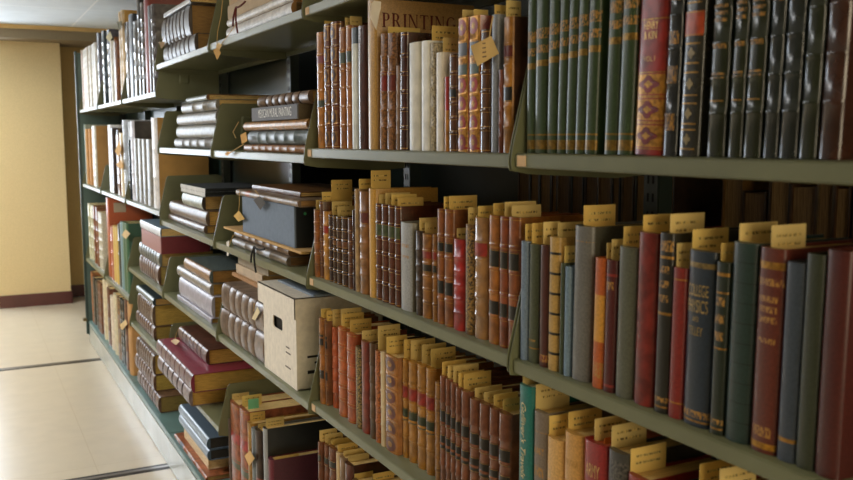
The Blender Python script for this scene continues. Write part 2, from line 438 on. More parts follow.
# ------------------------------------------------------------------ books: upright rows
calf = lambda c='8a4f22', **k: st(c, 'leather', 5, g=1, **k)
R_ = '8c1f1f'; BK = '231a15'; GN = '3e4327'
go = mat(GOLD, 'gold')
def gmed(c1, n, skip=(), ry=.62, rz=.34, lobes=0):    # round leather medallions with a gilt centre
    out = []
    for i in range(n):
        if i in skip: continue
        f0 = (i+.5)/n; out += [(f0, rz/n, ry, c1, lobes), (f0, rz/n*.4, ry*.42, GOLD, 0)]
    return out
def orn(): return [(0, 1, mat('b98237', 'gold')), (.02, .035, mat('9c2c26', 'leather'), 'c')]
A4 = [
 (317.1, 32.8, 323.6, st('b5702f', 'gloss', 5, g=1, L=[(.73, .82, '8c2a20'), (.34, .42, '3c4030')]), 'tan calf book with red label, leftmost'),
 (324.3, 24.4, 330.6, st('6e3a20', 'gloss', 5, z=[(f/6+.03, f/6+.137, mat('8f6430', 'gold'), 'c') for f in range(6)], M=gmed('4a2118', 6, ry=.55, rz=.3), g=1), 'left of two brown gilt-panelled books', {'s': [(322, 334, 20.5)]}),
 (331, 22.4, 338.9, st('6e3a20', 'gloss', 5, z=[(f/6+.03, f/6+.137, mat('8f6430', 'gold'), 'c') for f in range(6)], M=gmed('4a2118', 6, ry=.55, rz=.3), g=1), 'right of two brown gilt-panelled books'),
 (339.5, 28, 345.6, st('a2633a', 'gloss', 5, g=1, L=[(.70, .80, '39422c')]), 'left of two pinkish calf books, green label', {'s': [(345, 352, 17.5)]}),
 (346.3, 26, 351.4, st('a2633a', 'gloss', 5, g=1, L=[(.70, .80, '39422c')]), 'right of two pinkish calf books, green label', {'s': [(350, 362, 16)]}),
 (351.7, 28.2, 357.8, st('d6d8d0', 'vellum', 0, z=[(.87, 1, mat('48525c', 'cloth'))]), 'pale vellum book with slate cap'),
 (358.3, 26.4, 366.8, st('4a2622', 'gloss', 0), 'dark maroon plain book left of printing folio'),
 (367.6, .5, 376, st('b58a44', 'cloth', 0, .2, q=('b08545', 'cloth')), 'big ochre folio titled printing', {'d': .235}),
 (382, 34, 388, st('94613a', 'mottle', 5, r=.4, L=[(.5, .68, '8a2c22')]), 'first leaning mottled calf book, red label', {'lean': 2.2, 's': [(388, 420, 26.5)]}),
 (389, 33.5, 396.4, st('8d5c3a', 'mottle', 5, r=.4, L=[(.5, .68, '6e2c22')]), 'second leaning mottled calf book', {'lean': 1.6}),
 (396.6, 66, 399.6, st('8a6a50', 'vellum', 5), 'thin short book among the leaning calf books', {'lean': 1.2}),
 (400.2, 33, 407.5, st('45201c', 'gloss', 5, g=1), 'dark maroon book with gold bands', {'lean': 1.2}),
 (409, 43.5, 420.2, st('cfc8b6', 'vellum', 0, .15), 'pale grey vellum book, widest'),
 (421.5, 41.5, 428.6, st('e2e0da', 'vellum', 0, .2), 'white vellum book right of the grey one', {'s': [(432, 458, 25.5)]}),
 (429, 43.5, 435.8, st('b9a79a', 'mottle', 4), 'worn mottled grey book', {'dx': .004}),
 (436.3, 53, 443, st('ddd3c3', 'vellum', 0, .2), 'short whitish book', {'s': [(443, 458, 37.5)]}),
 (445, 77, 448.6, st('c07a30', 'leather', 0, z=[(.55, 1, mat('a3241f', 'leather'))]), 'thin red and orange short book', {'d': .16}),
 (449.3, 54.7, 456.8, st('5a3526', 'gloss', 5, g=1, L=[(.55, .68, '1d1d1a')]), 'dark brown book with black label'),
 (458.3, 19, 467.8, st('a5332c', 'gloss', 6, .1, z=orn(), M=gmed('9c2c26', 7, (4, 5), ry=.8, rz=.42), L=[(.71, .82, '25262a'), (.55, .66, '33432c')]), 'left of two red and gold ornate books', {'s': [(462.5, 474, 9.5)]}),
 (469.6, 17, 479.6, st('a5332c', 'gloss', 6, .1, z=orn(), M=gmed('9c2c26', 7, (4, 5), ry=.8, rz=.42), L=[(.71, .82, '25262a'), (.55, .66, '33432c')]), 'right of two red and gold ornate books', {'s': [(474, 488, 9)]}),
 (481, 30, 490.4, st('57341f', 'gloss', 5, g=1), 'plain brown banded book under the diamond tag'),
 (492.3, 15, 498.6, st('7c7f86', 'cloth', 0, .3), 'blue-grey cloth book holding the diamond tag', {'s': [(488, 510, 4)]}),
 (499, 70, 502.2, st('7a3a24', 'leather', 5), 'very thin red-brown short book', {'d': .15}),
 (502.8, 18, 514, st('a86e28', 'leather', 5, L=[(.70, .80, '6a2418'), (.38, .5, '1f1c18')], q=('4a2a1a', 'leather')), 'ochre calf book with black label, rightmost', {'s': [(504, 521, 0)], 'd': .16}),
]
G_A = 'books on the upper centre shelf'
rA4 = stand_row(ZS['A4'], 'on the upper centre shelf', G_A, .760, A4, bay=(BAY[0], BAY[1]))
def gtop(k, e=.0):                                   # green cloth volumes with gilt blocks
    g2 = gtext('2f3d22')
    return [(.022, .075, mat('8a6a2c', 'gold')), (.10, .11, mat('8a6a2c', 'gold')), (.485+e, .52+e, mat('8a6a2c', 'gold')), (.56+e, .605+e, g2), (.64+e, .70+e, g2)]
def grn(e): return st('33442a', 'cloth', 0, .32, z=gtop(0, e))
GX = [528.4, 536.8, 549.9, 560.8, 569.9, 579.6, 589.9, 610, 623.4]
od = ['first', 'second', 'third', 'fourth', 'fifth', 'sixth', 'seventh', 'eighth', 'ninth']
A5 = []
for i, x in enumerate(GX):
    e = [0, .012, .022, .03, .035, .04, .05, .075, .085][i]
    A5.append((x, -.5, (GX+[639])[i+1]-.6 if i not in (6,) else 601.5, grn(e), od[i]+' green gilt cloth volume from the left', {'lean': [0, .25, .7, 1.1, 1.3, 1.4, 1.6, 1.7, 1.7][i], 'tall': 1}))
nvy = '20232c'
dg = '22281c'
SQ = [(.03, .125), (.145, .245), (.275, .385), (.42, .515), (.69, .79), (.83, .93)]
def dkgreen(): return st(dg, 'gloss', 5, g=0, z=[(.245, .25, go, 'c'), (.345, .352, gtext(dg), 'c'), (.36, .37, gtext(dg), 'c'), (.475, .495, gtext(dg), 'c'), (.59, .605, gtext(dg), 'c'), (.62, .635, gtext(dg), 'c'), (.65, .665, gtext(dg), 'c'), (.73, .735, go, 'c')])
A5 += [
 (640.7, -.5, 669.5, st('8c2320', 'leather', 0, .12, z=[x for a, b2 in ((.04, .145), (.17, .27), (.295, .39), (.66, .80), (.815, 1)) for x in ((a-.012, a-.006, go), (b2+.006, b2+.012, go))]+[(a, b2, mat('b07c34', 'gold')) for a, b2 in ((.04, .145), (.17, .27), (.295, .39), (.83, 1))],
   M=[q for f in (.093, .22, .342, .9) for q in ((f, .036, .62, '7c1f22', 1), (f, .015, .26, GOLD, 1))], T=[('HENRY', .62, .014, 'd8a860', .5), ('& KIN', .573, .014, 'd8a860', .45), ('VOL I', .462, .009, 'c89a56', .4)]), 'red gilt book with crest panels'),
 (670.3, -.5, 684.5, st(nvy, 'gloss', 5, z=[(.12, .2, gtext(nvy), 'c'), (.34, .42, gtext(nvy), 'c'), (.52, .58, gtext(nvy), 'c'), (.72, .76, gtext(nvy), 'c')]), 'narrow black book with blue sheen'),
 (686.3, -.5, 707, st('2a2826', 'gloss', 0, .18, z=[x for a, b2 in SQ for x in ((a, b2, mat('9a7434', 'gold'), 'c'), (a+.007, b2-.007, mat('2a2826', 'gloss'), 'c'))], M=[((a+b2)/2, .022, .3, '8f7c5c', 1) for a, b2 in SQ], L=[(.545, .655, 'b5482c')]), 'black book with red label and gilt squares'),
 (714.5, -.5, 733.8, dkgreen(), 'first dark green legal-style volume'),
 (736.5, -.5, 751, dkgreen(), 'second dark green legal-style volume'),
 (752, -.5, 770.6, dkgreen(), 'third dark green legal-style volume'),
 (772.6, -.5, 787.6, st('20262a', 'gloss', 5, z=[(.64, .66, gtext('20262a'), 'c'), (.74, .78, gtext('20262a'), 'c'), (.82, .85, gtext('20262a'), 'c')]), 'dark blue-black volume beside the green volumes'),
 (788.6, -.5, 808, st('20262a', 'gloss', 5), 'blue-black volume at the right edge'),
 (809, -.5, 828, st('22281c', 'gloss', 4), 'dark green volume past the right edge'),
 (829, -.5, 853, st('3a1e18', 'gloss', 4), 'dark brown volume past the right edge'),
]
# tops are above the picture: one common height
A5 = [(pl, -.5, pr, S, de, o) for (pl, _, pr, S, de, *x) in A5 for o in [dict(x[0] if x else {'lean': 1.9})]]
def tall_row(rows, Z, H, where, group, X):
    out = []
    for (pl, py, pr, S, de, o) in rows:
        a0 = onX(pl, 0, X); xe = X+.6*min(S['r']*abs(a0[1]-Y_at(pr, X, a0[2])), .013); a = (X, Y_at(pl, xe, a0[2]), a0[2]); yr = Y_at(pr, xe, a[2]); w = a[1]-yr-.0006; lean = math.radians(o.get('lean', 0)); hc = a[2]-Z
        root = empty('book', (X, (a[1]+yr)/2+math.tan(lean)*hc, Z+.0004+math.sin(lean)*w/2), (lean, 0, 0)); make_book(root, w, H, .2, S)
        lab = de+' '+where; tag(root, lab, 'book', group); LABELS.append(lab)
tall_row(A5, ZS['A5'], .255, 'on the upper right shelf', 'books on the upper right shelf', .760)
B4 = [
 (313.8, 209.5, 318.4, st('8a4c1e', 'leather', 5, g=1), 'first small brown calf book', {'dx': -.005, 's': [(316, 321, 200)]}),
 (319, 201.5, 323, st('6b4030', 'gloss', 5, g=1), 'second brown calf book, taller', {'s': [(322, 332, 192), (331.3, 352, 180)]}),
 (323.6, 211.5, 328.4, st('c08238', 'leather', 5, L=[(.68, .8, '9a2c1e')]), 'yellow-tan small book with red label'),
 (329, 215, 332.6, st('3a2018', 'gloss', 5, g=1), 'first of five small dark brown volumes', {'s': [(332, 352, 201.5)]}),
 (333, 216.4, 336.2, st('452a1a', 'gloss', 5, g=1, L=[(.58, .7, '7a4a1e')]), 'second of five small dark brown volumes'),
 (336.4, 216.6, 341.6, st('452a1a', 'gloss', 5, g=1, L=[(.55, .68, '6a3c1a')]), 'third of five small dark brown volumes', {'s': [(335, 354, 206.5)]}),
 (342, 216.6, 347.8, st('41261a', 'gloss', 5, g=1, L=[(.55, .68, '6a3c1a')]), 'fourth of five small dark brown volumes'),
 (348.1, 218, 352.2, st('5a301a', 'leather', 5, g=1), 'fifth of five small dark brown volumes'),
 (352.5, 210, 354.3, st('3c1e1a', 'gloss', 5), 'very thin dark book beside the pale one'),
 (354.6, 189, 359.4, st('b08c6c', 'leather', 0, .4), 'tall pale leather book', {'s': [(359, 372, 179)]}),
 (359.8, 191.5, 368.6, st('8c5a30', 'leather', 5, L=[(.69, .82, '6b2a20')]), 'tall brown calf book with red label'),
 (369.1, 189, 375.6, st('c2913f', 'cloth', 0, .25), 'tall ochre plain book', {'s': [(371, 390.5, 170.5)]}),
 (376, 203.7, 381.6, st('5a2c1c', 'gloss', 5, g=1, L=[(.67, .8, '4c5334')]), 'first of four red-brown volumes, green labels', {'s': [(379, 400, 194.5)]}),
 (382, 204.4, 388.2, st('5a2c1c', 'gloss', 5, g=1, L=[(.67, .8, '4c5334')]), 'second of four red-brown volumes, green labels', {'s': [(385.5, 410, 193)]}),
 (388.6, 205.4, 394.6, st('5a2c1c', 'gloss', 5, g=1, L=[(.67, .8, '4c5334')]), 'third of four red-brown volumes, green labels', {'s': [(391.6, 416.5, 194.7)]}),
 (395, 206.3, 400.2, st('5a2c1c', 'gloss', 5, g=1, L=[(.67, .8, '4c5334')]), 'fourth of four red-brown volumes, green labels', {'s': [(397.6, 423.4, 198)]}),
 (400.5, 222, 411.5, st('9a9a98', 'cloth', 0, .12, q=('6b6450', 'cloth'), z=[(.72, .76, gtext('9a9a98'), 'c'), (.6, .63, gtext('9a9a98'), 'c')]), 'grey cloth book'),
 (416.2, 230.8, 421.6, st('3f2818', 'mottle', 4, q=('6a4420', 'leather')), 'dark worn short book', {'s': [(419.5, 437, 218)]}),
 (422, 233.4, 432.4, st('8e5820', 'leather', 5, g=1, L=[(.7, .83, '8c2c20'), (.55, .66, '2c2416')]), 'ochre-brown book with red label', {'s': [(425, 438, 222.5)]}),
 (432.8, 234, 437, st('8e5820', 'leather', 5, g=1, L=[(.7, .83, '8c2c20'), (.55, .66, '2c2416')]), 'narrow ochre-brown book with red label'),
 (437.3, 209, 444.4, st('8e4f26', 'leather', 4, g=1, L=[(.63, .72, '1d1a15'), (.27, .38, '1d1a15')]), 'left of two brown books, black labels', {'s': [(444, 452, 196.6)]}),
 (445, 209.5, 453.4, st('8e4f26', 'leather', 4, g=1, L=[(.63, .72, '1d1a15'), (.27, .38, '1d1a15')]), 'right of two brown books, black labels', {'s': [(449.2, 477, 196)]}),
 (454, 239, 465.4, st('a3221f', 'leather', 5, h=.0022), 'bright red banded book', {'s': [(457, 466, 228.3)]}),
 (466, 224.4, 473.6, st('6a4a28', 'leather', 0, z=[(.03, .97, spotted('33261a', 'a07a3c'))]), 'brown book with black spotted pattern', {'s': [(468.3, 478, 207.6)]}),
 (474, 217.3, 488.6, st('a0714a', 'gloss', 5, L=[(.68, .82, 'a0322c')]), 'wide pinkish calf book with red label', {'s': [(478.3, 493, 206)]}),
 (489.7, 215.3, 500, st('a4622a', 'leather', 4, g=1, L=[(.6, .74, '28221a'), (.22, .34, '28221a')]), 'first of three orange-brown books, black labels', {'s': [(493.4, 506, 203.3)]}),
 (500.4, 216.5, 508.4, st('8a4426', 'leather', 4, g=1, L=[(.6, .74, '28221a'), (.22, .34, '28221a')]), 'second of three orange-brown books, black labels', {'s': [(505, 536, 202)]}),
 (508.9, 217, 520, st('8e4c28', 'leather', 4, g=1, L=[(.6, .74, '28221a'), (.22, .34, '28221a')], q=('9a5e28', 'leather')), 'third of three orange-brown books, black labels', {'s': [(512, 541, 205.5)]}),
]
rB4 = stand_row(ZS['B4'], 'on the middle centre shelf', 'books on the middle centre shelf', .762, B4, bay=(BAY[0], BAY[1]))
dkb = '1c2224'
B5 = [
 (520, 241, 526.4, st('6e7f92', 'cloth', 0, .4), 'narrow blue-grey cloth book', {'dx': -.002, 's': [(525.5, 540, 224)]}),
 (527.5, 243.6, 540.4, st('464b36', 'cloth', 0, .3, z=[(.12, .13, go), (.18, .2, gtext('464b36'), 'c')]), 'dark olive cloth book', {'s': [(532, 557, 223.3)]}),
 (541, 245, 549.4, st('4a241c', 'cloth', 0, .3, z=[(.04, .1, gtext('6a1c1c'))]), 'dark red-brown narrow book', {'s': [(543, 560, 222)]}),
 (549.9, 237, 560.4, st('b5904e', 'cloth', 0, .3, z=[x for f in (.12, .27, .42, .57, .72, .87) for x in ((f, f+.02, mat('231e14', 'cloth')),)]), 'ochre book ringed with black bands', {'s': [(558, 585, 222.7)]}),
 (560.9, 263, 564.8, st('3e4630', 'cloth', 0, .3), 'thin dark green short book', {'s': [(561.5, 571, 246.5)]}),
 (565, 266.5, 571.4, st('71879a', 'cloth', 0, .4), 'thin steel-blue short book'),
 (571.8, 225.3, 593.5, st('6a6864', 'cloth', 0, .3, q=('46453a', 'cloth'), z=[(.9, .905, gtext('6a6864'))]), 'tall grey cloth book', {'s': [(584, 615.5, 205.5)]}),
 (595.5, 257.8, 606, st('b0551f', 'cloth', 0, .2, z=[(.36, .72, mat('c98e36', 'cloth')), (.08, .2, gtext('b0551f'))]), 'orange book with yellow panel', {'s': [(607, 613, 243)]}),
 (606.4, 260, 617.4, st('4e1c1a', 'cloth', 0, .3, z=[(.88, .9, mat('8c2c24', 'cloth')), (.78, .84, gtext('4e1c1a'), 'c'), (.04, .06, mat('8c2c24', 'cloth'))]), 'dark maroon book beside the orange one', {'s': [(612, 624.5, 239.5)]}),
 (618.6, 246.6, 638, st('57584a', 'cloth', 0, .3), 'plain grey-green cloth book', {'s': [(624, 644.5, 226.5)]}),
 (639.3, 232.4, 659, st('7a2826', 'leather', 0, .3), 'tall dull red leather book', {'s': [(643.5, 671.5, 215)]}),
 (660.3, 232.8, 674, st('24221c', 'cloth', 0, .25, z=[(.9, .96, gtext('24221c')), (.86, .875, go), (.78, .82, gtext('24221c'), 'c'), (.7, .74, gtext('24221c'), 'c'), (.62, .66, gtext('24221c'), 'c'), (.55, .565, go), (.03, .04, go), (.06, .09, gtext('24221c'))]), 'black cloth book with gold bands', {'s': [(670.7, 704.5, 214)]}),
 (672, 267.4, 687.6, st('7c2722', 'cloth', 0, .3, z=[(.92, .93, go), (.1, .11, go)]), 'short red cloth book', {'s': [(675, 692, 243.5)]}),
 (688.2, 250, 716.4, st('28323e', 'cloth', 0, .22, z=[(.905, .935, mat('8a7448', 'gold')), (.025, .035, go), (.05, .09, gtext('28323e'))], T=[('COLLEGE', .775, .020, 'c2a56a', .74), ('PHYSICS', .685, .022, 'c2a56a', .74), ('AND', .615, .009, 'b09458', .22), ('TILLEY', .545, .015, 'b09458', .5)]), 'dark blue physics book with gold lettering', {'s': [(693, 728.5, 229.5)]}),
 (717, 261.8, 730, st('20291f', 'cloth', 0, .25, z=[(.92, .94, go), (.82, .83, go), (.75, .8, gtext('20291f'), 'c'), (.65, .7, gtext('20291f'), 'c'), (.55, .6, gtext('20291f'), 'c'), (.5, .51, go), (.03, .04, go), (.06, .09, gtext('20291f'))]), 'narrow dark green book with gilt titles', {'s': [(721.5, 731, 243)]}),
 (730.8, 241.8, 759.4, st('263834', 'cloth', 0, .28, z=[(f, f+.006, mat('17221f', 'cloth')) for f in (.9, .8, .7, .6, .5, .4, .3, .2, .1)]), 'ribbed dark blue-green cloth book', {'s': [(740, 777.5, 223.5)]}),
 (760.2, 247.4, 786, st('5e2a1e', 'cloth', 0, .2, z=[(.9, .935, mat('a87a30', 'gold')), (.82, .855, gtext('5e2a1e')), (.74, .77, gtext('5e2a1e'), 'c'), (.69, .72, gtext('5e2a1e'), 'c'), (.64, .67, gtext('5e2a1e'), 'c'), (.54, .565, gtext('5e2a1e'), 'c'), (.02, .05, mat('b8842c', 'gold')), (.08, .13, gtext('5e2a1e'), 'c')]), 'wide red-brown book with gilt title lines', {'s': [(772, 806, 225.5)]}),
 (787, 262, 806, st('39424e', 'cloth', 0, .25, z=[(.1, .12, go)]), 'blue-grey cloth book at the right edge'),
 (807, 254, 826, st('33382a', 'cloth', 0, .25), 'green cloth book past the right edge'),
 (827, 250, 853, st('4a1e1a', 'cloth', 0, .25), 'maroon cloth book past the right edge'),
]
B5 = [(*q[:5], dict(q[5] if len(q) > 5 else {}, lean=0 if k == 0 else .3 if k < 6 else .9)) for k, q in enumerate(B5)]
rB5 = stand_row(ZS['B5'], 'on the middle right shelf', 'books on the middle right shelf', .757, B5, bay=(BAY[0]-PW, BAY[0]))
och = lambda: st('a9702c', 'gloss', 4, g=1, L=[(.61, .74, '9a2c26'), (.38, .51, '343a24')], r=.4)
rb = lambda: st('7c4632', 'gloss', 4, r=.4, L=[(.57, .71, '241d18'), (.36, .49, '241d18')])
C4 = [
 (319.3, 318, 323.4, st('9a5c2a', 'leather', 4, g=1, L=[(.68, .82, BK), (.3, .42, BK)]), 'first narrow tan book with black labels', {'dx': -.006, 's': [(321, 331, 309)]}),
 (323.8, 320.7, 327.6, st('7a4a2c', 'leather', 4, g=1, L=[(.68, .82, BK), (.3, .42, BK)]), 'second narrow brown book with black labels', {'s': [(326, 336, 311)]}),
 (328, 325, 337, st('b04e26', 'gloss', 5, h=.002), 'first of three orange-red volumes', {'s': [(330, 350.5, 310)], 'dx': .01}),
 (338.3, 327, 346.4, st('ac5428', 'gloss', 5, g=1), 'second of three orange-red volumes', {'s': [(341, 361.5, 309), (342, 363.7, 314)]}),
 (347.2, 333, 355.4, st('aa5030', 'gloss', 5, g=1), 'third of three orange-red volumes', {'s': [(350, 371.4, 320)]}),
 (355.8, 346.8, 361.2, st('5e4a28', 'leather', 0, z=[(.02, .98, spotted('2c2414', '9a7c44'))]), 'spotted brown and gold narrow book'),
 (361.6, 341, 369.4, st('7c2c1c', 'leather', 0, .25), 'plain dark red book', {'s': [(360.5, 378, 331)]}),
 (369.8, 343, 375, st('5a3a1e', 'leather', 4), 'plain dark brown book'),
 (375.4, 351, 380.4, st('a85a26', 'mottle', 4), 'mottled orange narrow book', {'s': [(378, 400, 326)]}),
 (380.7, 352, 384.6, st('cdb48a', 'vellum', 4), 'thin cream book'),
 (385, 353.8, 397, st('a86a3a', 'gloss', 5, g=1, r=.1, M=gmed('5e2420', 6, ry=.82, rz=.42)), 'tan book with maroon medallions', {'s': [(385.4, 407, 337)]}),
 (398.2, 357, 406.8, och(), 'first of four ochre volumes, red labels', {'s': [(402, 425, 340)], 'dx': .012}),
 (407.4, 360.7, 417.4, och(), 'second of four ochre volumes, red labels', {'s': [(411, 435, 340.5)], 'dx': .012}),
 (418, 364.4, 426.6, och(), 'third of four ochre volumes, red labels', {'s': [(422, 446, 345)], 'dx': .012}),
 (427.1, 368.3, 434.8, och(), 'fourth of four ochre volumes, red labels', {'s': [(431, 455.5, 349)], 'dx': .012}),
 (435.4, 382, 440, st('8a5a28', 'leather', 7, g=1), 'narrow ochre-brown book with gold dots'),
]
RX = [(440.5, 376), (446.2, 379), (451.2, 383), (456.2, 387.4), (461.4, 390.7), (470.6, 398.8), (480.3, 403.4), (490.3, 408), (499.5, 412.8), (511.5, 0)]
RS = [[(442, 466, 362)], [(447, 470, 366)], [(453.5, 478.6, 366)], [(458.7, 484, 373)], [(464, 491, 374)], [(475, 502, 388)], [(484, 512, 392.5)], [(494, 518, 395)], [(503, 522, 399.5)]]
for i in range(9):
    C4.append((RX[i][0], RX[i][1], RX[i+1][0]-.5, rb(), od[i]+' of nine brown volumes, black labels', {'s': RS[i], 'd': .19}))
rC4 = stand_row(ZS['C4'], 'on the lower centre shelf', 'books on the lower centre shelf', .768, C4, bay=(BAY[0], BAY[1]))
bl = lambda c='6e3a22': st(c, 'gloss', 4, L=[(.76, .86, '2a2a26')])
D4 = [
 (316, 440, 320.9, bl(), 'first brown book with black label', {'dx': -.008, 's': [(317, 337, 431)]}),
 (321.5, 442, 328.6, bl(), 'second brown book with black label', {'s': [(323, 343, 435)]}),
 (329.1, 447, 335.9, bl(), 'third brown book with black label', {'s': [(331, 353, 440)]}),
 (336.4, 452.8, 339.7, st('c8a878', 'vellum', 0), 'thin cream book between brown ones', {'s': [(337, 358, 445)]}),
 (340, 457, 345, st('8a6a58', 'gloss', 4), 'pale brown banded book', {'s': [(343.5, 364.5, 451)]}),
 (345.4, 463.4, 352.4, st('5e2c22', 'gloss', 4, q=('4a2018', 'leather')), 'dark red-brown book with deep cover', {'s': [(348, 369, 456)]}),
 (353, 481, 362, st('5a3a22', 'leather', 4), 'low brown book almost out of view', {'s': [(354.5, 373, 474)]}),
 (371, 483, 380, st('4a3020', 'leather', 4), 'low dark book almost out of view', {'s': [(373, 394, 474)]}),
]
stand_row(ZS['D4'], 'on the bottom centre shelf', 'books on the bottom centre shelf', .768, D4, bay=(BAY[0], BAY[1]))
C5 = [
 (518.2, 383.4, 530.5, st('1e6e66', 'cloth', 0, .18, z=[(0, 1, mat('1e6e66', 'cloth'))], T=[("Gulliver's Travels", 'v', .0175, 'e8cf96', .70)], pg='d8cba8'), 'teal gulliver book', {'dx': -.003, 's': [(523, 543, 371)]}),
 (533.5, 410, 548, st('76685a', 'cloth', 0, .25, z=[(.875, .88, gtext('76685a')), (.74, .78, gtext('76685a'), 'c'), (.6, .66, gtext('76685a'), 'c')]), 'grey-brown cloth book', {'s': [(535, 569.6, 385)]}),
 (546.8, 436, 563.6, st('cfa05c', 'cloth', 0, .2), 'light peach-tan book', {'s': [(549, 568, 416)]}),
 (564.8, 431, 583, st('c2904c', 'cloth', 0, .25, z=[(.80, .84, gtext('c2904c'), 'c')]), 'ochre cloth book', {'s': [(568.7, 601.7, 412)]}),
 (584.3, 438.7, 606.5, st('8e2424', 'cloth', 0, .15, T=[('ARMY', .83, .028, 'd0a868', .62)], pg='b05a30'), 'red cloth book with gold title', {'s': [(595, 626, 419)]}),
 (608.4, 449, 629, st('3e3c38', 'cloth', 0, .25, z=[(.1, .95, spotted('2c2a28', '5e5850'))]), 'dark grey patterned book', {'s': [(612, 646.5, 426)]}),
 (628, 473.5, 649, st('8a2a20', 'cloth', 0, .2), 'short red book with tan pages', {'s': [(631, 666, 449)]}),
 (668, 487, 690, st('1e1e1e', 'cloth', 0, .2), 'low black book', {'s': [(700, 738, 464)]}),
 (692, 492, 716, st('7a2018', 'cloth', 0, .2), 'low red book at the frame bottom', {'s': [(720, 756, 469)]}),
]
rC5 = stand_row(ZS['C5'], 'on the lower right shelf', 'books on the lower right shelf', .757, C5, bay=(BAY[0]-PW, BAY[0]))
redl = lambda: st('98523a', 'leather', 5, g=1, L=[(.66, .76, 'a02c30'), (.44, .52, '5a5f54')])
G3 = [
 (225.4, 416, 229.4, st('6a5a50', 'cloth', 0), 'thin grey-brown book'),
 (230, 401.4, 239, redl(), 'left of two tall red-brown folios', {'s': [(232, 249, 394)]}),
 (239.4, 407.3, 247.6, redl(), 'right of two tall red-brown folios', {'s': [(242, 261.6, 396)]}),
 (248, 423, 251.6, st('a87838', 'leather', 0), 'thin ochre folio', {'s': [(250, 265, 413)]}),
 (251.9, 429, 255.4, st('6e7474', 'cloth', 0), 'thin grey folio'),
 (255.7, 430, 260.6, st('38241c', 'leather', 0, z=[(.3, .6, mat('8a2c20', 'leather'))]), 'dark brown folio', {'s': [(258, 266, 424)]}),
 (263.4, 428.4, 266.4, st('9a9a98', 'cloth', 0, q=('1d1a18', 'cloth')), 'thin grey-spined folio with black cover', {'s': [(265.7, 284, 419)]}),
 (267.6, 458, 273, st('6a2430', 'cloth', 0, .3, q=('5a1e2c', 'cloth')), 'burgundy cloth folio', {'s': [(275, 293, 465), (280, 299, 473)], 'dx': .004}),
]
rG3 = stand_row(.161, 'below the white file box', 'tall books below the file box', .775, G3, bay=(BAY[1], BAY[2]))
# far bays, upright
def crm(c='e6dccb', b=8): return st(c, 'vellum', b, h=.003)
T_L = [
 (78.2, 52, 80.6, crm('e0cdb8'), 'first cream ribbed book by the end panel'), (80.9, 53, 82.8, crm('c8a890'), 'second pinkish ribbed book'),
 (83.1, 50, 85.8, crm(), 'third white ribbed book'), (86, 47, 88.6, crm(), 'fourth white ribbed book'), (88.8, 45.5, 91.6, crm('efeae0'), 'fifth white ribbed book'),
 (91.9, 44, 95.6, crm('e8e4da', 0), 'plain white book after the ribbed ones'),
 (96.8, 33, 101.2, st('5a546c', 'gloss', 4), 'grey-violet tall book'), (101.6, 31, 106.4, st('2c3a4c', 'gloss', 7, h=.003), 'dark blue book with pale bands'),
 (106.8, 30, 109.6, st('4a4258', 'gloss', 5), 'dark purple narrow book'), (109.8, 41, 114, crm('f0ece2', 0), 'white crumpled-top book'),
 (114.3, 37, 118.4, st('8a5226', 'leather', 0, q=('8a5226', 'leather')), 'plain brown tall book'),
 (118.8, 12, 124.2, st('e6c898', 'vellum', 6, q=('d9a85c', 'paper')), 'cream folio with ochre board'),
 (124.5, 23, 128.2, st('6e646c', 'gloss', 3), 'pale grey-violet book'), (128.5, 15, 132.6, st('26303c', 'cloth', 0), 'dark blue plain book'),
 (132.9, 22, 136.6, st('6c6870', 'gloss', 4), 'silvery narrow book'), (136.9, -2, 140, st('30241f', 'gloss', 6), 'dark brown tall book'),
 (140.2, 3, 143.6, st('4c3a34', 'gloss', 6), 'grey-brown banded tall book'), (143.9, -4, 147.4, st('9a4038', 'cloth', 0, q=('8e3a2e', 'cloth')), 'dull red tall folio'),
 (147.7, 6, 151, st('3a2a2a', 'leather', 0), 'dark folio right of the red one'), (151.3, 4, 154, st('5a5058', 'gloss', 6), 'thin silvery folio, last of the row'),
]
stand_row(1.656, 'on the far top shelf', 'books on the far top shelf', .766, T_L, split=.085)
B_L = [
 (79.6, 125, 84.6, st('b8c4cc', 'mottle', 5), 'white and blue mottled book by the end panel'), (85, 129, 91.8, st('c08a4a', 'paper', 0, .1, q=('c9924e', 'paper')), 'first tan board folio'),
 (92.2, 126, 95, st('e0dac8', 'vellum', 6, q=('b88a50', 'paper')), 'white-spined folio with tan board'),
 (108, 125, 110.8, st('e8e8e8', 'vellum', 0), 'thin white book'), (111.1, 128, 115.6, st('3e2c28', 'leather', 0), 'dark brown book behind the tags'),
 (116, 135, 119.4, st('7a4a30', 'leather', 5), 'brown book with paper tags', {'d': .15}), (119.8, 133, 122.4, st('e0c898', 'vellum', 0), 'narrow cream book'),
 (122.8, 120, 127.2, st('c4ccd6', 'vellum', 5), 'whitish grey banded book'), (127.5, 140, 130.2, st('2a3444', 'gloss', 6), 'short navy banded book'),
 (130.5, 121, 133.3, st('d0ccd4', 'vellum', 5, q=('2a2024', 'leather')), 'tall book with very dark board'),
]
stripes = ['first', 'second', 'third', 'fourth']
for i, (a, b2) in enumerate(((133.6, 137.4), (137.8, 141.6), (142, 145.9), (146.3, 151))):
    B_L.append((a, 138.5+.3*i, b2, st('8c868c', 'worn', 0, .45, q=('4e4246', 'leather')), stripes[i]+' of four pale vellum volumes with paper tops'))
B_L.append((151.4, 118, 156, st('e6e0dc', 'vellum', 2, q=('b48848', 'paper')), 'white book with tan board, last of the row'))
stand_row(1.143, 'on the far middle shelf', 'books on the far middle shelf', .766, B_L, split=.085)
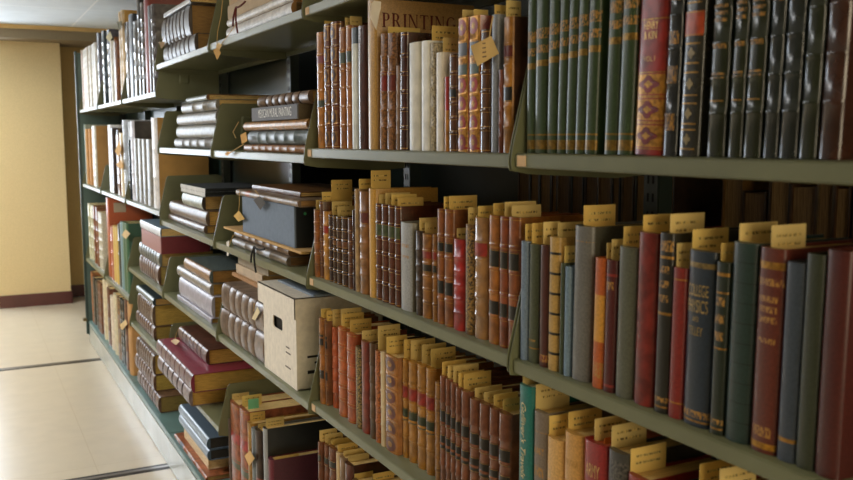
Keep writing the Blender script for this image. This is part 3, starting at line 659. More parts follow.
C_L = [
 (87.6, 203.5, 92.4, st('ded4c0', 'mottle', 4), 'cream mottled book by the end panel'), (93.2, 206, 97.4, st('8a5030', 'leather', 4), 'brown book between mottled ones'),
 (98.2, 212, 101.8, st('d8ccc8', 'mottle', 5), 'second mottled white book'),
 (104.0, 196.8, 109.4, st('b0562a', 'cloth', 0, .1, q=('a44e28', 'cloth')), 'big orange board folio with paper label', {'d': .26, 'wmax': .10}),
 (109.7, 226, 112.8, st('c07050', 'vellum', 3), 'salmon narrow book'), (113, 226, 117.6, st('dcb860', 'cloth', 0), 'yellow book'), (117.9, 224, 120, st('3a3a30', 'leather', 3), 'thin dark book'),
 (120.3, 222, 122.4, st('7fa0a8', 'cloth', 0), 'thin pale blue book'), (122.7, 222, 127.4, st('4a7050', 'cloth', 0, q=('2f5440', 'cloth')), 'green cloth book with a tag'),
]
rCL = stand_row(.615, 'on the far lower shelf', 'books on the far lower shelf', .766, C_L, split=.085)
D_L = [
 (89, 270, 92.6, st('a0643c', 'leather', 4), 'brown worn book by the end panel'), (92.9, 278, 97.6, st('4a4440', 'leather', 6), 'dark grey banded book'),
 (98, 282, 102.6, st('7a4a34', 'leather', 5), 'red-brown worn book'), (103, 280, 106.6, st('e0cfa8', 'vellum', 0), 'cream book with torn top'),
 (106.9, 288, 109.8, st('6a3c28', 'leather', 3), 'narrow brown book'), (110.2, 296, 113, st('dccab0', 'vellum', 0), 'cream book below the green book'), (113.3, 294, 116.4, st('cfc09a', 'vellum', 4), 'ivory banded book'),
 (116.8, 297, 119.8, st('8a6444', 'leather', 3), 'light brown narrow book'), (120.1, 299, 124, st('343a44', 'gloss', 6), 'dark blue-black banded book'),
 (124.3, 300, 127, st('6a3e2c', 'leather', 3), 'dark red-brown narrow book'), (127.3, 302, 130.6, st('c09058', 'paper', 0, q=('b88850', 'paper')), 'tan board folio'),
]
stand_row(.161, 'on the far bottom shelf', 'books on the far bottom shelf', .766, D_L, split=.085)
# ------------------------------------------------------------------ stacks of books lying flat
sil = lambda c='9a8f8a', b=0, **k: st(c, 'worn', b, .5, **k)
def rib(c='8d7a74', b=6, pg='b08a4a'): return st(c, 'worn', b, .5, z=[((i+1)/(b+1)*.92+.04-.017, (i+1)/(b+1)*.92+.04+.017, mat('2e1c14', 'card')) for i in range(b)], h=.010, e=-.006, pg=pg)
sT2 = lay_stack(ZS['T2'], 'in the high stack of ribbed volumes', 'high stack of ribbed volumes', [
 (163, 194, 46.5, rib('5c4e4c', 6, '9a7440'), 'bottom silvery ribbed volume'), (161, 188, 20, rib('5c4e4c', 6, '9a7440'), 'middle silvery ribbed volume', {'xs': .768}),
 (163.5, 190, 13.5, st('d0d0d0', 'vellum', 0, .1, q=('26221f', 'leather')), 'topmost dark-boarded flat book')])
sT3 = lay_stack(ZS['T3'], 'in the high stack of tan portfolios', 'high stack of tan portfolios', [
 (226, 291, 27.5, st('d8d2cc', 'vellum', 0, .45, q=('b3824e', 'paper'), pg='7a5c38'), 'bottom white-spined tan book'), (226.5, 290, 19.5, st('d8d2cc', 'vellum', 0, .45, q=('b3824e', 'paper'), pg='7a5c38'), 'second white-spined tan book'),
 (227.5, 286, 6, st('bfa88a', 'paper', 0, .05, q=('c0a070', 'paper')), 'beige portfolio with red ribbon ties', {'xs': .772}), (229, 285, -3, st('c2a27a', 'paper', 0, .05), 'topmost tan folder', {'xs': .775})])
sA2 = lay_stack(ZS['A2'], 'in the stack of silvery volumes', 'stack of silvery volumes', [
 (174, 214.5, 138.3, sil('7e777c', 4), 'bottom'), (176, 214.5, 126, sil('7f7975'), 'second from bottom, plain'), (176.5, 215.3, 114.5, sil('7e7576', pg='a87c40'), 'middle brown-edged'),
 (181, 215.2, 104, sil('7e7674', 2), 'fourth from bottom, long'), (186, 206, 97.5, sil('7c8386', q=('8a5c34', 'leather')), 'topmost short tan-covered book', {'d': .24})])
for r_, nm in zip(sA2, ('bottom ribbed', 'second plain', 'third plain brown-edged', 'fourth long', 'topmost short tan-covered')):
    l0 = r_[0]['label']; LABELS.remove(l0); r_[0]['label'] = nm+' book in the stack of silvery volumes'; LABELS.append(r_[0]['label'])
def mural_box(root, w, h, d):
    g = mat('77787e', 'card'); b = MB()
    b.box(0, .004, -w/2, w/2, 0, h, g); b.build('spine_panel', root, bevel=.001)
    b = MB(); b.box(.004, d, -w/2, w/2, 0, h, mat('6f6048', 'cloth')); b.build('case', root, bevel=.001)
    lettering('MEXICAN MURAL PAINTING', .034, lambda u, v: (-.0008, v, h*.53+u), mat('fbfaf4', 'paper'), root, width=h*.72)
sA3 = lay_stack(ZS['A3'], 'in the stack with the mural painting box', 'stack with the mural painting box', [
 (243.5, 306.5, 144.2, st('a0683c', 'mottle', 7, .4, h=.004), 'bottom worn brown banded book', {'d': .2}),
 (247.5, 306.8, 131, st('566270', 'worn', 5, .5, h=.003), 'dark blue-grey banded book'), (243, 306, 122, st('b88458', 'leather', 0, .5), 'tan rounded leather book'),
 (251.5, 297, 108.3, None, 'grey box lettered mural painting', {'make': mural_box, 'name': 'slipcase', 'cat': 'box', 'd': .2}),
 (257, 307.5, 96.5, rib('7c6052', 6), 'topmost brown ribbed book', {'xs': .775})])
sB2 = lay_stack(ZS['B2'], 'in the stack left of the blue-grey box', 'stack left of the blue-grey box', [
 (168, 203.5, 213, sil('6e5448', pg='c89a50'), 'bottom brown rounded book', {'xs': .768}), (169, 205.5, 200.5, sil('6e5448', pg='c89a50'), 'second brown rounded book', {'xs': .768}),
 (181.8, 201.5, 191.6, sil('a4a7aa', q=('33241e', 'leather'), pg='a8864c'), 'small white-spined book with dark covers'), (181, 205, 187.6, st('d4d2cc', 'paper', 0, .05, q=('1e2324', 'card'), pg='1e2022'), 'lower of two white-edged black folders', {'d': .25}), (180.5, 205, 183.6, st('d4d2cc', 'paper', 0, .05, q=('1e2324', 'card'), pg='1e2022'), 'topmost white-edged black folder', {'d': .25})])
def ribbons(root_rec, px, py, n=2, hexc='1c1c1e', name='ribbon_tie'):
    root, w, h, d, xs, yf, yr, zt = root_rec
    b = MB(); m = mat(hexc, 'string'); P = onX(px, py, xs-.004); off = root.location
    def loc(x, y, z): return (x-off.x, z-off.z, -(y-off.y))
    for k, (dy, dz) in enumerate(((.035, -.05), (-.012, -.075), (-.10, .004))):
        pts = [(.735-.003*math.sin(t*3), P[1]+dy*t*(1 if k < 2 else 1), P[2]+dz*t-(.0 if k < 2 else .006*math.sin(3*t))) for t in (0, .25, .5, .75, 1)]
        bb = MB(); bb.tube([loc(*q) for q in pts], .003, m, 5); bb.build(name, root, smooth=1)
def bluebox(root, w, h, d):
    b = MB(); b.box(0, .005, -w/2, w/2, 0, h, mat('6f7c8c', 'card')); b.build('front_panel', root, bevel=.0012)
    b = MB(); b.box(.005, d, -w/2, w/2, 0, h, mat('191c20', 'cloth')); b.build('case', root, bevel=.0012)
    b = MB(); pts = [(.02+.004*math.cos(2*math.pi*i/12), w*.32+.004*math.sin(2*math.pi*i/12)) for i in range(12)]
    b.prism([(x+.01, y) for x, y in pts], 'z', h, h+.0006, mat('3f9a62', 'paper')); b.build('dot_sticker', root)
sB3 = lay_stack(ZS['B3'], 'in the stack with the blue-grey box', 'stack with the blue-grey box', [
 (231.8, 286, 237.5, st('7a6a64', 'worn', 3, .45, pg='6a4c28'), 'bottom silvery brown book tied with black ribbon', {'xs': .762}), (234, 288, 230, st('74543c', 'mottle', 6, .45, h=.004, pg='6a4c28'), 'mottled brown banded book', {'xs': .77}),
 (223.5, 301, 226.8, st('c79e62', 'paper', 0, .05), 'wide thin tan portfolio', {'xs': .755, 'd': .26}),
 (242, 294, 196, None, 'blue-grey cloth box with black side', {'make': bluebox, 'name': 'slipcase', 'cat': 'box', 'd': .25, 'xs': .765}),
 (235.5, 297, 189, st('8c7268', 'worn', 0, .5, z=[(.18, .26, mat('a84e24', 'leather'))], pg='9a7444'), 'silvery brown book with orange patch', {'xs': .757, 'd': .22}), (252, 300, 184.5, st('6a4428', 'leather', 0, .1), 'topmost thin brown book', {'xs': .80, 'd': .22})])
ribbons(sB3[0], 262, 246)
ribbons(sT3[2], 247, 8, hexc='5e2018')
def redcase(root, w, h, d):
    b = MB(); b.box(0, .004, -w/2, w/2, 0, h, mat('a06a70', 'cloth')); b.build('front_panel', root, bevel=.001)
    b = MB(); b.box(.004, d, -w/2, w/2, 0, h, mat('7a3036', 'cloth')); b.build('case', root, bevel=.001)
sC1 = lay_stack(ZS['C1'], 'in the burgundy slipcase stack', 'burgundy slipcase stack', [
 (139, 157.5, 254.5, rib('6c4c40', 7, 'a0884a'), 'bottom ribbed book with brown grooves'), (138.6, 158.5, 241.5, rib('6c6e74', 7, 'a98a50'), 'second ribbed silver-blue book'),
 (141.4, 160.5, 228, None, 'burgundy slipcase', {'make': redcase, 'name': 'slipcase', 'cat': 'box', 'd': .22}), (140, 160, 219.5, st('dce0e4', 'vellum', 0, .1, q=('5d7484', 'cloth')), 'topmost blue-covered book with white edge')])
sD1 = lay_stack(ZS['D1'], 'in the stack under the burgundy slipcase', 'stack under the burgundy slipcase', [
 (135.5, 153, 310, rib('6c4c40', 7, '8f7434'), 'bottom ribbed book'), (137, 152, 292.5, rib('70564a', 7, 'a8863c'), 'middle thick ribbed book'), (136, 152.5, 285, st('7c828c', 'worn', 0, .4, q=('2c3a48', 'leather'), pg='a07a40'), 'topmost dark blue-covered book')])
sE1 = lay_stack(.161, 'in the floor-level stack of ribbed books', 'floor-level stack of ribbed books', [
 (137, 158, 370, rib('6c4c40', 7, '7f6a34'), 'bottom ribbed book'), (134.6, 153, 353, rib('6c4c40', 7, 'a0883c'), 'middle ribbed book'), (135.6, 152, 337, rib('70564a', 7, 'a8863c'), 'topmost ribbed book')])
sD2 = lay_stack(ZS['D2'], 'in the burgundy album stack', 'burgundy album stack', [
 (157.2, 188.5, 355.5, rib('85707a', 5, 'a88038'), 'lower silver-red ribbed album', {'xs': .708, 'd': .29}), (156, 190.5, 339.5, st('7a5c64', 'worn', 6, .45, z=[((i+1)/7*.92+.04-.008, (i+1)/7*.92+.04+.008, mat('5a2820', 'card')) for i in range(6)], e=-.004, q=('7e2438', 'cloth'), pg='a88038', h=.004), 'big burgundy album', {'xs': .706, 'd': .29}),
 (178, 205.5, 326.5, st('76544c', 'worn', 6, .45, z=[((i+1)/7*.92+.04-.012, (i+1)/7*.92+.04+.012, mat('40201a', 'card')) for i in range(6)], e=-.005, q=('5a3228', 'leather'), pg='a88038', h=.004), 'brown ribbed book lying on top', {'xs': .79, 'd': .22})])
sE2 = lay_stack(.161, 'in the floor-level slate stack', 'floor-level slate stack', [
 (174, 205.5, 433.5, st('a0583c', 'leather', 5, .4, z=[(.2, .3, mat('7a7f8c', 'paper')), (.47, .56, mat('b8a8a4', 'paper'))], pg='9a7a48'), 'bottom rusty banded book', {'xs': .757}), (184, 208, 428, st('c8b08c', 'pages', 0, .03, pg='b89c6c'), 'lower beige portfolio', {'xs': .785}), (184.5, 208, 423.5, st('d0bc9c', 'pages', 0, .03, pg='b89c6c'), 'upper beige portfolio', {'xs': .785}),
 (178.5, 207, 414.5, st('8494a4', 'cloth', 0, .35, q=('4a5866', 'cloth'), pg='2a241e'), 'lower slate-blue book', {'xs': .762}), (178.5, 206.5, 404.5, st('8494a4', 'cloth', 0, .35, q=('4a5866', 'cloth'), pg='2a241e'), 'topmost slate-blue book', {'xs': .762})])
sC2 = lay_stack(ZS['C2'], 'in the slate and lavender stack', 'slate and lavender stack', [
 (177, 211, 294, st('9c96a0', 'vellum', 0, .15, pg='9a7430'), 'bottom lavender-grey book'), (178.5, 211, 276.5, st('a29ca6', 'vellum', 0, .15, pg='9a7430'), 'middle lavender-grey book'),
 (176.6, 209.5, 265, sil('908486', pg='a07830'), 'silver-spined book'), (183.5, 209, 257.5, st('9a6e48', 'mottle', 0, .3, q=('56606a', 'mottle'), pg='8a6430'), 'topmost worn slate-covered book', {'d': .24})])
rv = lambda: st('7a625a', 'worn', 5, .4, z=[((i+1)/6*.92+.04-.009, (i+1)/6*.92+.04+.009, mat('34201a', 'card')) for i in range(5)], h=.007, e=-.006)
sC3 = lay_stack(ZS['C3'], 'in the stack left of the file box', 'stack left of the file box', [
 (219.8, 262.6, 307.5, rv(), 'lower big brown ribbed volume', {'d': .22, 'xs': .753}), (221, 262.4, 282.5, rv(), 'upper big brown ribbed volume', {'d': .22, 'xs': .755}), (232, 257.5, 272, st('b8895a', 'paper', 0, .03, q=('bb9060', 'paper')), 'tan cardboard portfolio', {'xs': .83, 'd': .18}),
 (236, 262, 263.5, st('cdb596', 'paper', 0, .03), 'pale beige folder', {'xs': .84, 'd': .17}), (238, 268, 256.5, st('c0b29a', 'paper', 0, .03), 'topmost grey-beige folder', {'xs': .85, 'd': .16})])
# ------------------------------------------------------------------ file box
a = onX(263, 290, .757); Yf = a[1]; Yn = Y_at(296.8, .757, .85); zl = onX(256.6, 300, .75)[2]; zt = onX(256.6, 281, .75)[2]
Z0 = ZS['C3']; card = mat('e6dbc8', 'card'); root = empty('file_box', (.757, (Yf+Yn)/2, Z0+.0005)); hw = (Yf-Yn)/2; D = .25; wall_t = .003
H = zt-Z0
b = MB()
hc = (.0, H*.62); hx, hz = .042, .017
Zb = H-.012
cy = .012; rc = .008                               # front with a rounded hand hole
b.box(0, wall_t, -hw, cy-hx, 0, Zb, card); b.box(0, wall_t, cy+hx, hw, 0, Zb, card)
b.box(0, wall_t, cy-hx, cy+hx, 0, hc[1]-hz, card); b.box(0, wall_t, cy-hx, cy+hx, hc[1]+hz, Zb, card)
for sy_ in (-1, 1):
    for sz_ in (-1, 1):
        q = (cy+sy_*hx, hc[1]+sz_*hz); b.prism([q, (q[0]-sy_*rc, q[1]), (q[0]-sy_*rc*.3, q[1]-sz_*rc*.3), (q[0], q[1]-sz_*rc)], 'x', 0, wall_t, card)
b.box(wall_t, D, -hw, -hw+wall_t, 0, Zb, card); b.box(wall_t, D, hw-wall_t, hw, 0, Zb, card); b.box(D-wall_t, D, -hw, hw, 0, Zb, card); b.box(wall_t, D, -hw, hw, 0, wall_t, card)
b.build('carton', root)
b = MB(); b.box(.01, D-.01, -hw+.01, hw-.01, wall_t, H*.9, mat('2a241c', 'paper')); b.build('contents', root)
lz = zl-Z0; b = MB(); ov = .006
b.box(-ov, D+ov, -hw-ov, hw+.034, H-.004, H, card)
ol = .034
for q in ((-ov, -ov+.003, -hw-ov, hw+ol), (D+ov-.003, D+ov, -hw-ov, hw+ol), (-ov, D+ov, -hw-ov, -hw-ov+.003), (-ov, D+ov, hw+ol-.003, hw+ol)): b.box(*q, lz, H, card)
b.build('lid', root, bevel=.001)
b = MB(); inkm = mat('2a241e', 'paper')
for (x0, x1, z, hh) in ((.03, .13, .085, .006), (.05, .13, .068, .006), (.03, .13, .042, .009), (.08, .12, .024, .008)): b.box(x0, x1, -hw-.0005, -hw, z, z+hh, inkm)
b.build('marker_writing', root)
b = MB()
for (y, z, l) in ((-.5*hw, .10, .03), (-.52*hw, .085, .04), (-.5*hw, .045, .045)): b.box(-.0004, 0, y-l/2, y+l/2, z, z+.004, mat('6a6054', 'paper'))
b.build('printed_mark', root)
tag(root, 'white cardboard file box with lid and dark hand hole', 'file box'); LABELS.append(root['label'])
o = MB(); o.box(0, .2, -.16, .14, 0, .006, mat('8c98a4', 'cloth')); o = o.build('cloth_board', loc=(.80, (Yf+Yn)/2, Z0+H+.001), bevel=.0015); tag(o, 'thin blue-grey board lying on the file box lid', 'board'); LABELS.append(o['label'])
# ------------------------------------------------------------------ title on the folio cover
root, w, h, d, xs, yc, yr = rA4[7]
p0 = onY(382, 20, yc-w/2); p1 = onY(461, 20, yc-w/2)
lx0, lx1 = p0[0]-xs, p1[0]-xs; lz = p0[2]-(ZS['A4']+.0004)
def serif_caps(word, fn, m, parent):
    T, t, sf = .17, .065, .05                        # thick stroke, thin stroke, serif height (letter height 1)
    def bar(b, pts):
        k = len(b.v); b.v += [fn(u, v) for u, v in pts]; b.face(list(range(k, k+len(pts))), m)
    def box(b, u0, u1, v0, v1): bar(b, [(u0, v0), (u1, v0), (u1, v1), (u0, v1)])
    def stem(b, u, w=T, top=True, bot=True, e=.075):
        box(b, u, u+w, 0, 1)
        if bot: box(b, u-e, u+w+e, 0, sf)
        if top: box(b, u-e, u+w+e, 1-sf, 1)
    def arc(b, cu, cv, ru, rv, a0, a1, tk, n=14):    # stroke that swells at the sides
        for i in range(n):
            q = []
            for a, sgn in ((a0+(a1-a0)*i/n, 0), (a0+(a1-a0)*(i+1)/n, 0), (a0+(a1-a0)*(i+1)/n, 1), (a0+(a1-a0)*i/n, 1)):
                w = t+(tk-t)*abs(math.cos(a)); q.append((cu+(ru-sgn*w)*math.cos(a), cv+(rv-sgn*(t if sgn else 0))*math.sin(a)))
            bar(b, q)
    def P(b, x): stem(b, x+.08); box(b, x+.2, x+.36, 1-t, 1); box(b, x+.2, x+.36, .46, .46+t); arc(b, x+.34, .73, .30, .27, -math.pi/2, math.pi/2, T); return .72
    def R(b, x): P(b, x); bar(b, [(x+.36, .48), (x+.52, .48), (x+.80, 0), (x+.62, 0)]); box(b, x+.58, x+.88, 0, sf); return .88
    def I(b, x): stem(b, x+.08); return .36
    def N(b, x): stem(b, x+.08, t); stem(b, x+.72, t, True, False); bar(b, [(x+.06, 1), (x+.23, 1), (x+.785, 0), (x+.66, 0)]); return .90
    def Tt(b, x): stem(b, x+.31, T, False); box(b, x+.02, x+.77, 1-t, 1); box(b, x+.02, x+.07, .76, 1); box(b, x+.72, x+.77, .76, 1); return .80
    def G(b, x): arc(b, x+.48, .5, .44, .5, .75, 2*math.pi-.55, T, 24); box(b, x+.68, x+.84, .05, .45); box(b, x+.58, x+.92, .42, .42+sf); return .96
    x = 0; D = dict(P=P, R=R, I=I, N=N, T=Tt, G=G)
    for ch in word:
        b = MB(); w_ = D[ch](b, x); b.build('title_letter', parent); x += w_+.10
    return x-.1
kk = (lx1-lx0)/7.02; hh = p0[2]-onY(382, 27.5, yc-w/2)[2]; z27 = onY(382, 27, yc-w/2)[2]-(ZS['A4']+.0004); z12 = onY(382, 12.5, yc-w/2)[2]-(ZS['A4']+.0004)
serif_caps('PRINTING', lambda u, v: (lx0+u*kk, -w/2-.0007, z27+v*(z12-z27)), mat('6a2a22', 'paper'), root)
b = MB(); q0 = onY(388, 29, yc-w/2)
# ------------------------------------------------------------------ paper label on the orange board
root, w, h, d, xs, yc, yr = rCL[3]
p0 = onY(113.5, 203, yc-w/2); p1 = onY(126, 212, yc-w/2)
b = MB(); b.box(p0[0]-xs, p1[0]-xs, -w/2-.001, -w/2-.0002, p1[2]-.615, p0[2]-.615, mat('b8a890', 'paper')); b.build('paper_label', root)
# orange paper marker and green note
def note(rec, px, py, sw, sh, hexc, label, cat='sticky note'):
    root, w, h, d, xs, yc, yr = rec
    p = onY(px, py, yc-.003); b = MB(); b.box(p[0], p[0]+sw, yc-.0042, yc-.0034, p[2]-sh, p[2], mat(hexc, 'paper')); o = b.build('sticky_note'); tag(o, label, cat); LABELS.append(label)
note(rG3[2], 248, 399.5, .036, .038, '7fc99a', 'small green sticky note on a paper slip below the file box')
note(rC5[4], 604, 438, .012, .010, 'd8741c', 'orange paper scrap on top of the red titled book', 'paper scrap')
# ------------------------------------------------------------------ tags on strings
def hang_tag(pts, card_px, X, label, hexc='d2a95e', thick=.0006, lines=0):
    """pts: pixel path of the twine, card_px: corner pixels of the card, both on the plane x = X"""
    P = [onX(a, b_, X) for a, b_ in pts]; o0 = P[0]; root = empty('hanging_tag', o0)
    b = MB(); b.tube([tuple(q-w for q, w in zip(p, o0)) for p in P], .0011, mat('c9a468', 'string'), 5); b.build('string', root, smooth=1)
    Q = [onX(a, b_, X-.001) for a, b_ in card_px]; b = MB()
    b.prism([(q[1]-o0[1], q[2]-o0[2]) for q in Q], 'x', X-.001-o0[0]-thick, X-.001-o0[0], mat(hexc, 'paper')); cd = b.build('card', root)
    if lines:
        c0 = [sum(q[i] for q in Q)/4 for i in range(3)]; b = MB()
        for i in range(4):
            z = c0[2]-o0[2]+.010-i*.007; y = c0[1]-o0[1]; b.box(X-.001-o0[0]-thick-.0003, X-.001-o0[0]-thick, y-.004-.001*i, y+.005, z, z+.0022, mat('7a5c34', 'paper'))
        b.build('written_line', cd)
    tag(root, label, 'paper tag', 'paper tags on strings'); LABELS.append(label)
hang_tag([(493, 16), (491, 26), (489.5, 37)], [(470.7, 46), (491.4, 36), (499, 53.5), (477.8, 66)], .752, 'buff diamond tag hanging over the red and gold ornate books', lines=1)
hang_tag([(222.5, 0), (221, 16), (217.5, 32), (216.5, 50)], [(213.2, 50.5), (217.5, 47.5), (221, 53), (217.3, 60)], .742, 'ochre diamond tag on twine hanging below the top shelf', 'bb8a34')
hang_tag([(236, 24), (229, 34), (220, 46)], [(216, 46.5), (219, 42), (222, 45.5), (219.5, 50)], .743, 'ragged paper strip end beside the ochre diamond tag', 'cfa968')
hang_tag([(239.5, 190), (239.3, 205), (238.5, 212)], [(233.8, 216), (239, 210.5), (245, 219), (238.5, 221.5)], .756, 'buff diamond tag left of the blue-grey box', 'c9a04e')
hang_tag([(255, 190), (258, 194), (259.5, 197)], [(253.5, 200), (260, 196), (265.5, 203), (260.5, 210)], .752, 'dark brown diamond tag on the front of the blue-grey box', '4a443e')
hang_tag([(233.5, 235), (231, 240), (229, 246)], [(226.6, 242), (229.3, 240.5), (228.6, 255.5), (227.2, 256)], .750, 'white paper tail hanging off the shelf under the blue-grey box', 'e6dfd0')
hang_tag([(238.5, 122), (233, 132), (236, 138)], [(240.5, 135), (246, 132), (247.5, 141), (242, 144)], .755, 'small tan tag beside the mural painting stack', 'cf9a4a')
hang_tag([(244, 144), (236, 149), (228, 154)], [(225, 154.5), (227, 151.5), (231, 152), (227.5, 156)], .738, 'frayed tan tag end over the shelf of the mural painting box', 'cf9f58')
hang_tag([(179, 327.5), (176.5, 333), (175, 339)], [(170.5, 341), (175.5, 338.5), (180.2, 341), (176, 345)], .748, 'pale star-shaped tag on the burgundy album', 'dcc39a')
hang_tag([(250.2, 425), (250.6, 440), (249.6, 450)], [(244.6, 456), (250.2, 450.4), (254.6, 458.5), (249.2, 466)], .766, 'buff diamond tag among the tall folios below the file box', 'd0a565')
hang_tag([(254, 303), (254, 308), (253.5, 311)], [(252, 318.5), (257.5, 307), (260, 312), (255, 320.5)], .752, 'cream tag tucked against the big brown ribbed volumes', 'e2d0a4')
hang_tag([(114.5, 222), (114.6, 226), (114.4, 229)], [(121.5, 235), (125.5, 229.5), (130.3, 233.5), (126, 239)], .758, 'tan star-shaped tag on the green cloth book', 'cfb078')
hang_tag([(125, 321), (124, 326), (123, 330)], [(120, 325), (125.5, 319.5), (127.6, 324), (122, 330)], .752, 'buff tag on the dark banded book at the far bottom', 'd8b87c')
hang_tag([(119, 128), (119, 140), (117, 148)], [(115, 151), (119.5, 141), (121.5, 150), (118.5, 157)], .754, 'first tan tag among the far brown books', 'd9a860')
hang_tag([(119.5, 155), (120, 162), (120, 166)], [(116, 164.5), (121, 160), (123.4, 167), (120.5, 169)], .754, 'second tan tag lower among the far brown books', 'd9a860')
hang_tag([(163, 36), (162, 42), (161.5, 44)], [(158.5, 42), (165.5, 41.5), (163.5, 46), (161.5, 49)], .750, 'small brown tag left of the high ribbed volumes', '9a7a48')
hang_tag([(120, 14), (121, 20), (121, 24)], [(116.8, 22), (121.6, 21), (121.5, 27), (119.5, 31.5)], .752, 'dark olive tag on the cream folio', '6e6844')
hang_tag([(107, 32), (109.5, 35), (110, 38)], [(106, 37.5), (110, 31.5), (112.5, 37.5), (109.5, 42)], .750, 'cream pointed tag over the white far book', 'd8cc9e')
# white card sticking out of the folio
Q = [onX(a, b_, .742) for a, b_ in ((363.3, 3), (366, 0), (372.5, 1), (372.3, 8.5), (371.2, 12.5), (368, 29.5), (362.2, 17))]
b = MB(); y0, z0 = Q[0][1], Q[0][2]; b.prism([(q[1]-y0, q[2]-z0) for q in Q], 'x', -.0005, .0005, mat('d9c6a4', 'paper')); o = b.build('paper_card', loc=(.7602, y0, z0)); tag(o, 'pale card sticking out of the printing folio spine', 'paper card'); LABELS.append(o['label'])
# ------------------------------------------------------------------ far side of the shelving, seen through the gaps
def far_row(Z, y0, y1, n, hgt, where, seed):
    rnd = random.Random(seed); y = y0
    k = MB(); k.box(LX+.335, LX+.6, y0-.01, y1+.01, Z-.02, Z-.0005, DARKP); o = k.build('rear_shelf'); tag(o, 'dark rear shelf board '+where, 'shelf'); LABELS.append(o['label'])
    i = 0
    while y < y1-.05:
        w = rnd.uniform(.022, .05); h = hgt*rnd.uniform(.85, 1.1)
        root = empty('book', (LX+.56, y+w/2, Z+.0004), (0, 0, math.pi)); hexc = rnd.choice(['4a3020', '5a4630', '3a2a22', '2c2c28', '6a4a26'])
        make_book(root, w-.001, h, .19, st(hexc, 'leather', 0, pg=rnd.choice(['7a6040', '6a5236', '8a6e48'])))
        lab = 'dim brown book on the rear shelf '+where; tag(root, lab, 'book', 'rear books '+where); i += 1
        y += w+rnd.choice([0, 0, .004])
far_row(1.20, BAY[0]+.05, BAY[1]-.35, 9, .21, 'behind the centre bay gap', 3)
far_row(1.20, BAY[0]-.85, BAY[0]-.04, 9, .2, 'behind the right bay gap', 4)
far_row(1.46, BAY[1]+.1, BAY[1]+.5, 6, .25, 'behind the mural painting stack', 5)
k = MB(); k.box(LX+.625, LX+.633, BAY[0]-PW, BAY[6]-.03, .05, 2.15, mat('1c2420', 'paint')); o = k.build('gap_shade_sheet'); tag(o, 'dark steel panel of the neighbouring bookcase behind the gaps', 'panel'); LABELS.append(o['label'])  # near-black sheet added so the gaps between shelves read as dark
# ------------------------------------------------------------------ the room
def struct(name, *boxes, m):
    b = MB()
    for q in boxes: b.box(*q, m)
    o = b.build(name); o['kind'] = 'structure'; return o
XL, XR, YB, YF, HC = -2.4, 2.6, -2.2, 8.82, 2.385
def tiled(h1, h2, step, wd, rough, name, off=(0, 0)):
    m = bpy.data.materials.new(name); m.use_nodes = True; nt = m.node_tree; N = nt.nodes; P = N['Principled BSDF']; L = nt.links.new
    tc = N.new('ShaderNodeTexCoord'); br = N.new('ShaderNodeTexBrick'); br.offset = 0; br.squash = 1
    mp = N.new('ShaderNodeMapping'); mp.inputs['Location'].default_value = (off[0], off[1], 0); L(tc.outputs['Object'], mp.inputs[0])
    no = N.new('ShaderNodeTexNoise'); no.inputs['Scale'].default_value = 9; no.inputs['Detail'].default_value = 6; L(tc.outputs['Object'], no.inputs['Vector'])
    br.inputs['Scale'].default_value = 1; br.inputs['Brick Width'].default_value = step[0]; br.inputs['Row Height'].default_value = step[1]; br.inputs['Mortar Size'].default_value = wd
    a = lin(h1); rp = N.new('ShaderNodeValToRGB'); rp.color_ramp.elements[0].color = tuple(v*.88 for v in a[:3])+(1,); rp.color_ramp.elements[1].color = tuple(min(1, v*1.08) for v in a[:3])+(1,)
    L(no.outputs['Fac'], rp.inputs[0]); L(rp.outputs[0], br.inputs['Color1']); L(rp.outputs[0], br.inputs['Color2']); br.inputs['Mortar'].default_value = lin(h2)
    L(mp.outputs[0], br.inputs['Vector']); L(br.outputs['Color'], P.inputs['Base Color']); P.inputs['Roughness'].default_value = rough
    return m
struct('floor', (XL, XR, YB, YF, -.05, 0), m=tiled('cdbfa6', 'bdac8e', (.46, .46), .0015, .3, 'floor_tile'))
struct('ceiling', (XL, XR, YB, YF, HC, HC+.05), m=tiled('dfe6ec', 'f4f6f8', (.61, 1.22), .007, .9, 'ceiling_tile', (.35, .25)))
wm = mat('cfae70', 'wall')
WX0, WX1, WZ0, WZ1 = -.85, .08, .75, 2.25
struct('wall_far', (XL, WX0, YF, YF+.15, 0, HC), (WX1, XR, YF, YF+.15, 0, HC), (WX0, WX1, YF, YF+.15, 0, WZ0), (WX0, WX1, YF, YF+.15, WZ1, HC), m=wm)
wm2 = mat('8a8478', 'wall')
struct('wall_left', (XL-.1, XL, YB, YF, 0, HC), m=wm2); struct('wall_right', (XR, XR+.1, YB, YF, 0, HC), m=wm2); struct('wall_back', (XL, -.7, YB-.1, YB, 0, HC), (.9, XR, YB-.1, YB, 0, HC), (-.7, .9, YB-.1, YB, 0, .85), (-.7, .9, YB-.1, YB, 2.25, HC), m=wm2)
struct('wall_pier', (.22, .80, 8.49, YF, 0, HC), m=mat('e8cd98', 'wall'))
bbm = mat('5a2c26', 'satin')
struct('baseboard_pier', (.22, .803, 8.478, 8.49, 0, .11), (.80, .812, 8.478, YF, 0, .11), m=bbm); struct('baseboard_far', (.812, XR, YF-.012, YF, 0, .11), m=bbm)
struct('trim_1', (.2, XR, 8.2, YF, 2.276, 2.35), m=mat('8d7c60', 'wall')); struct('trim_2', (.2, XR, 8.19, YF, 2.351, 2.384), m=mat('d8b070', 'wall'))
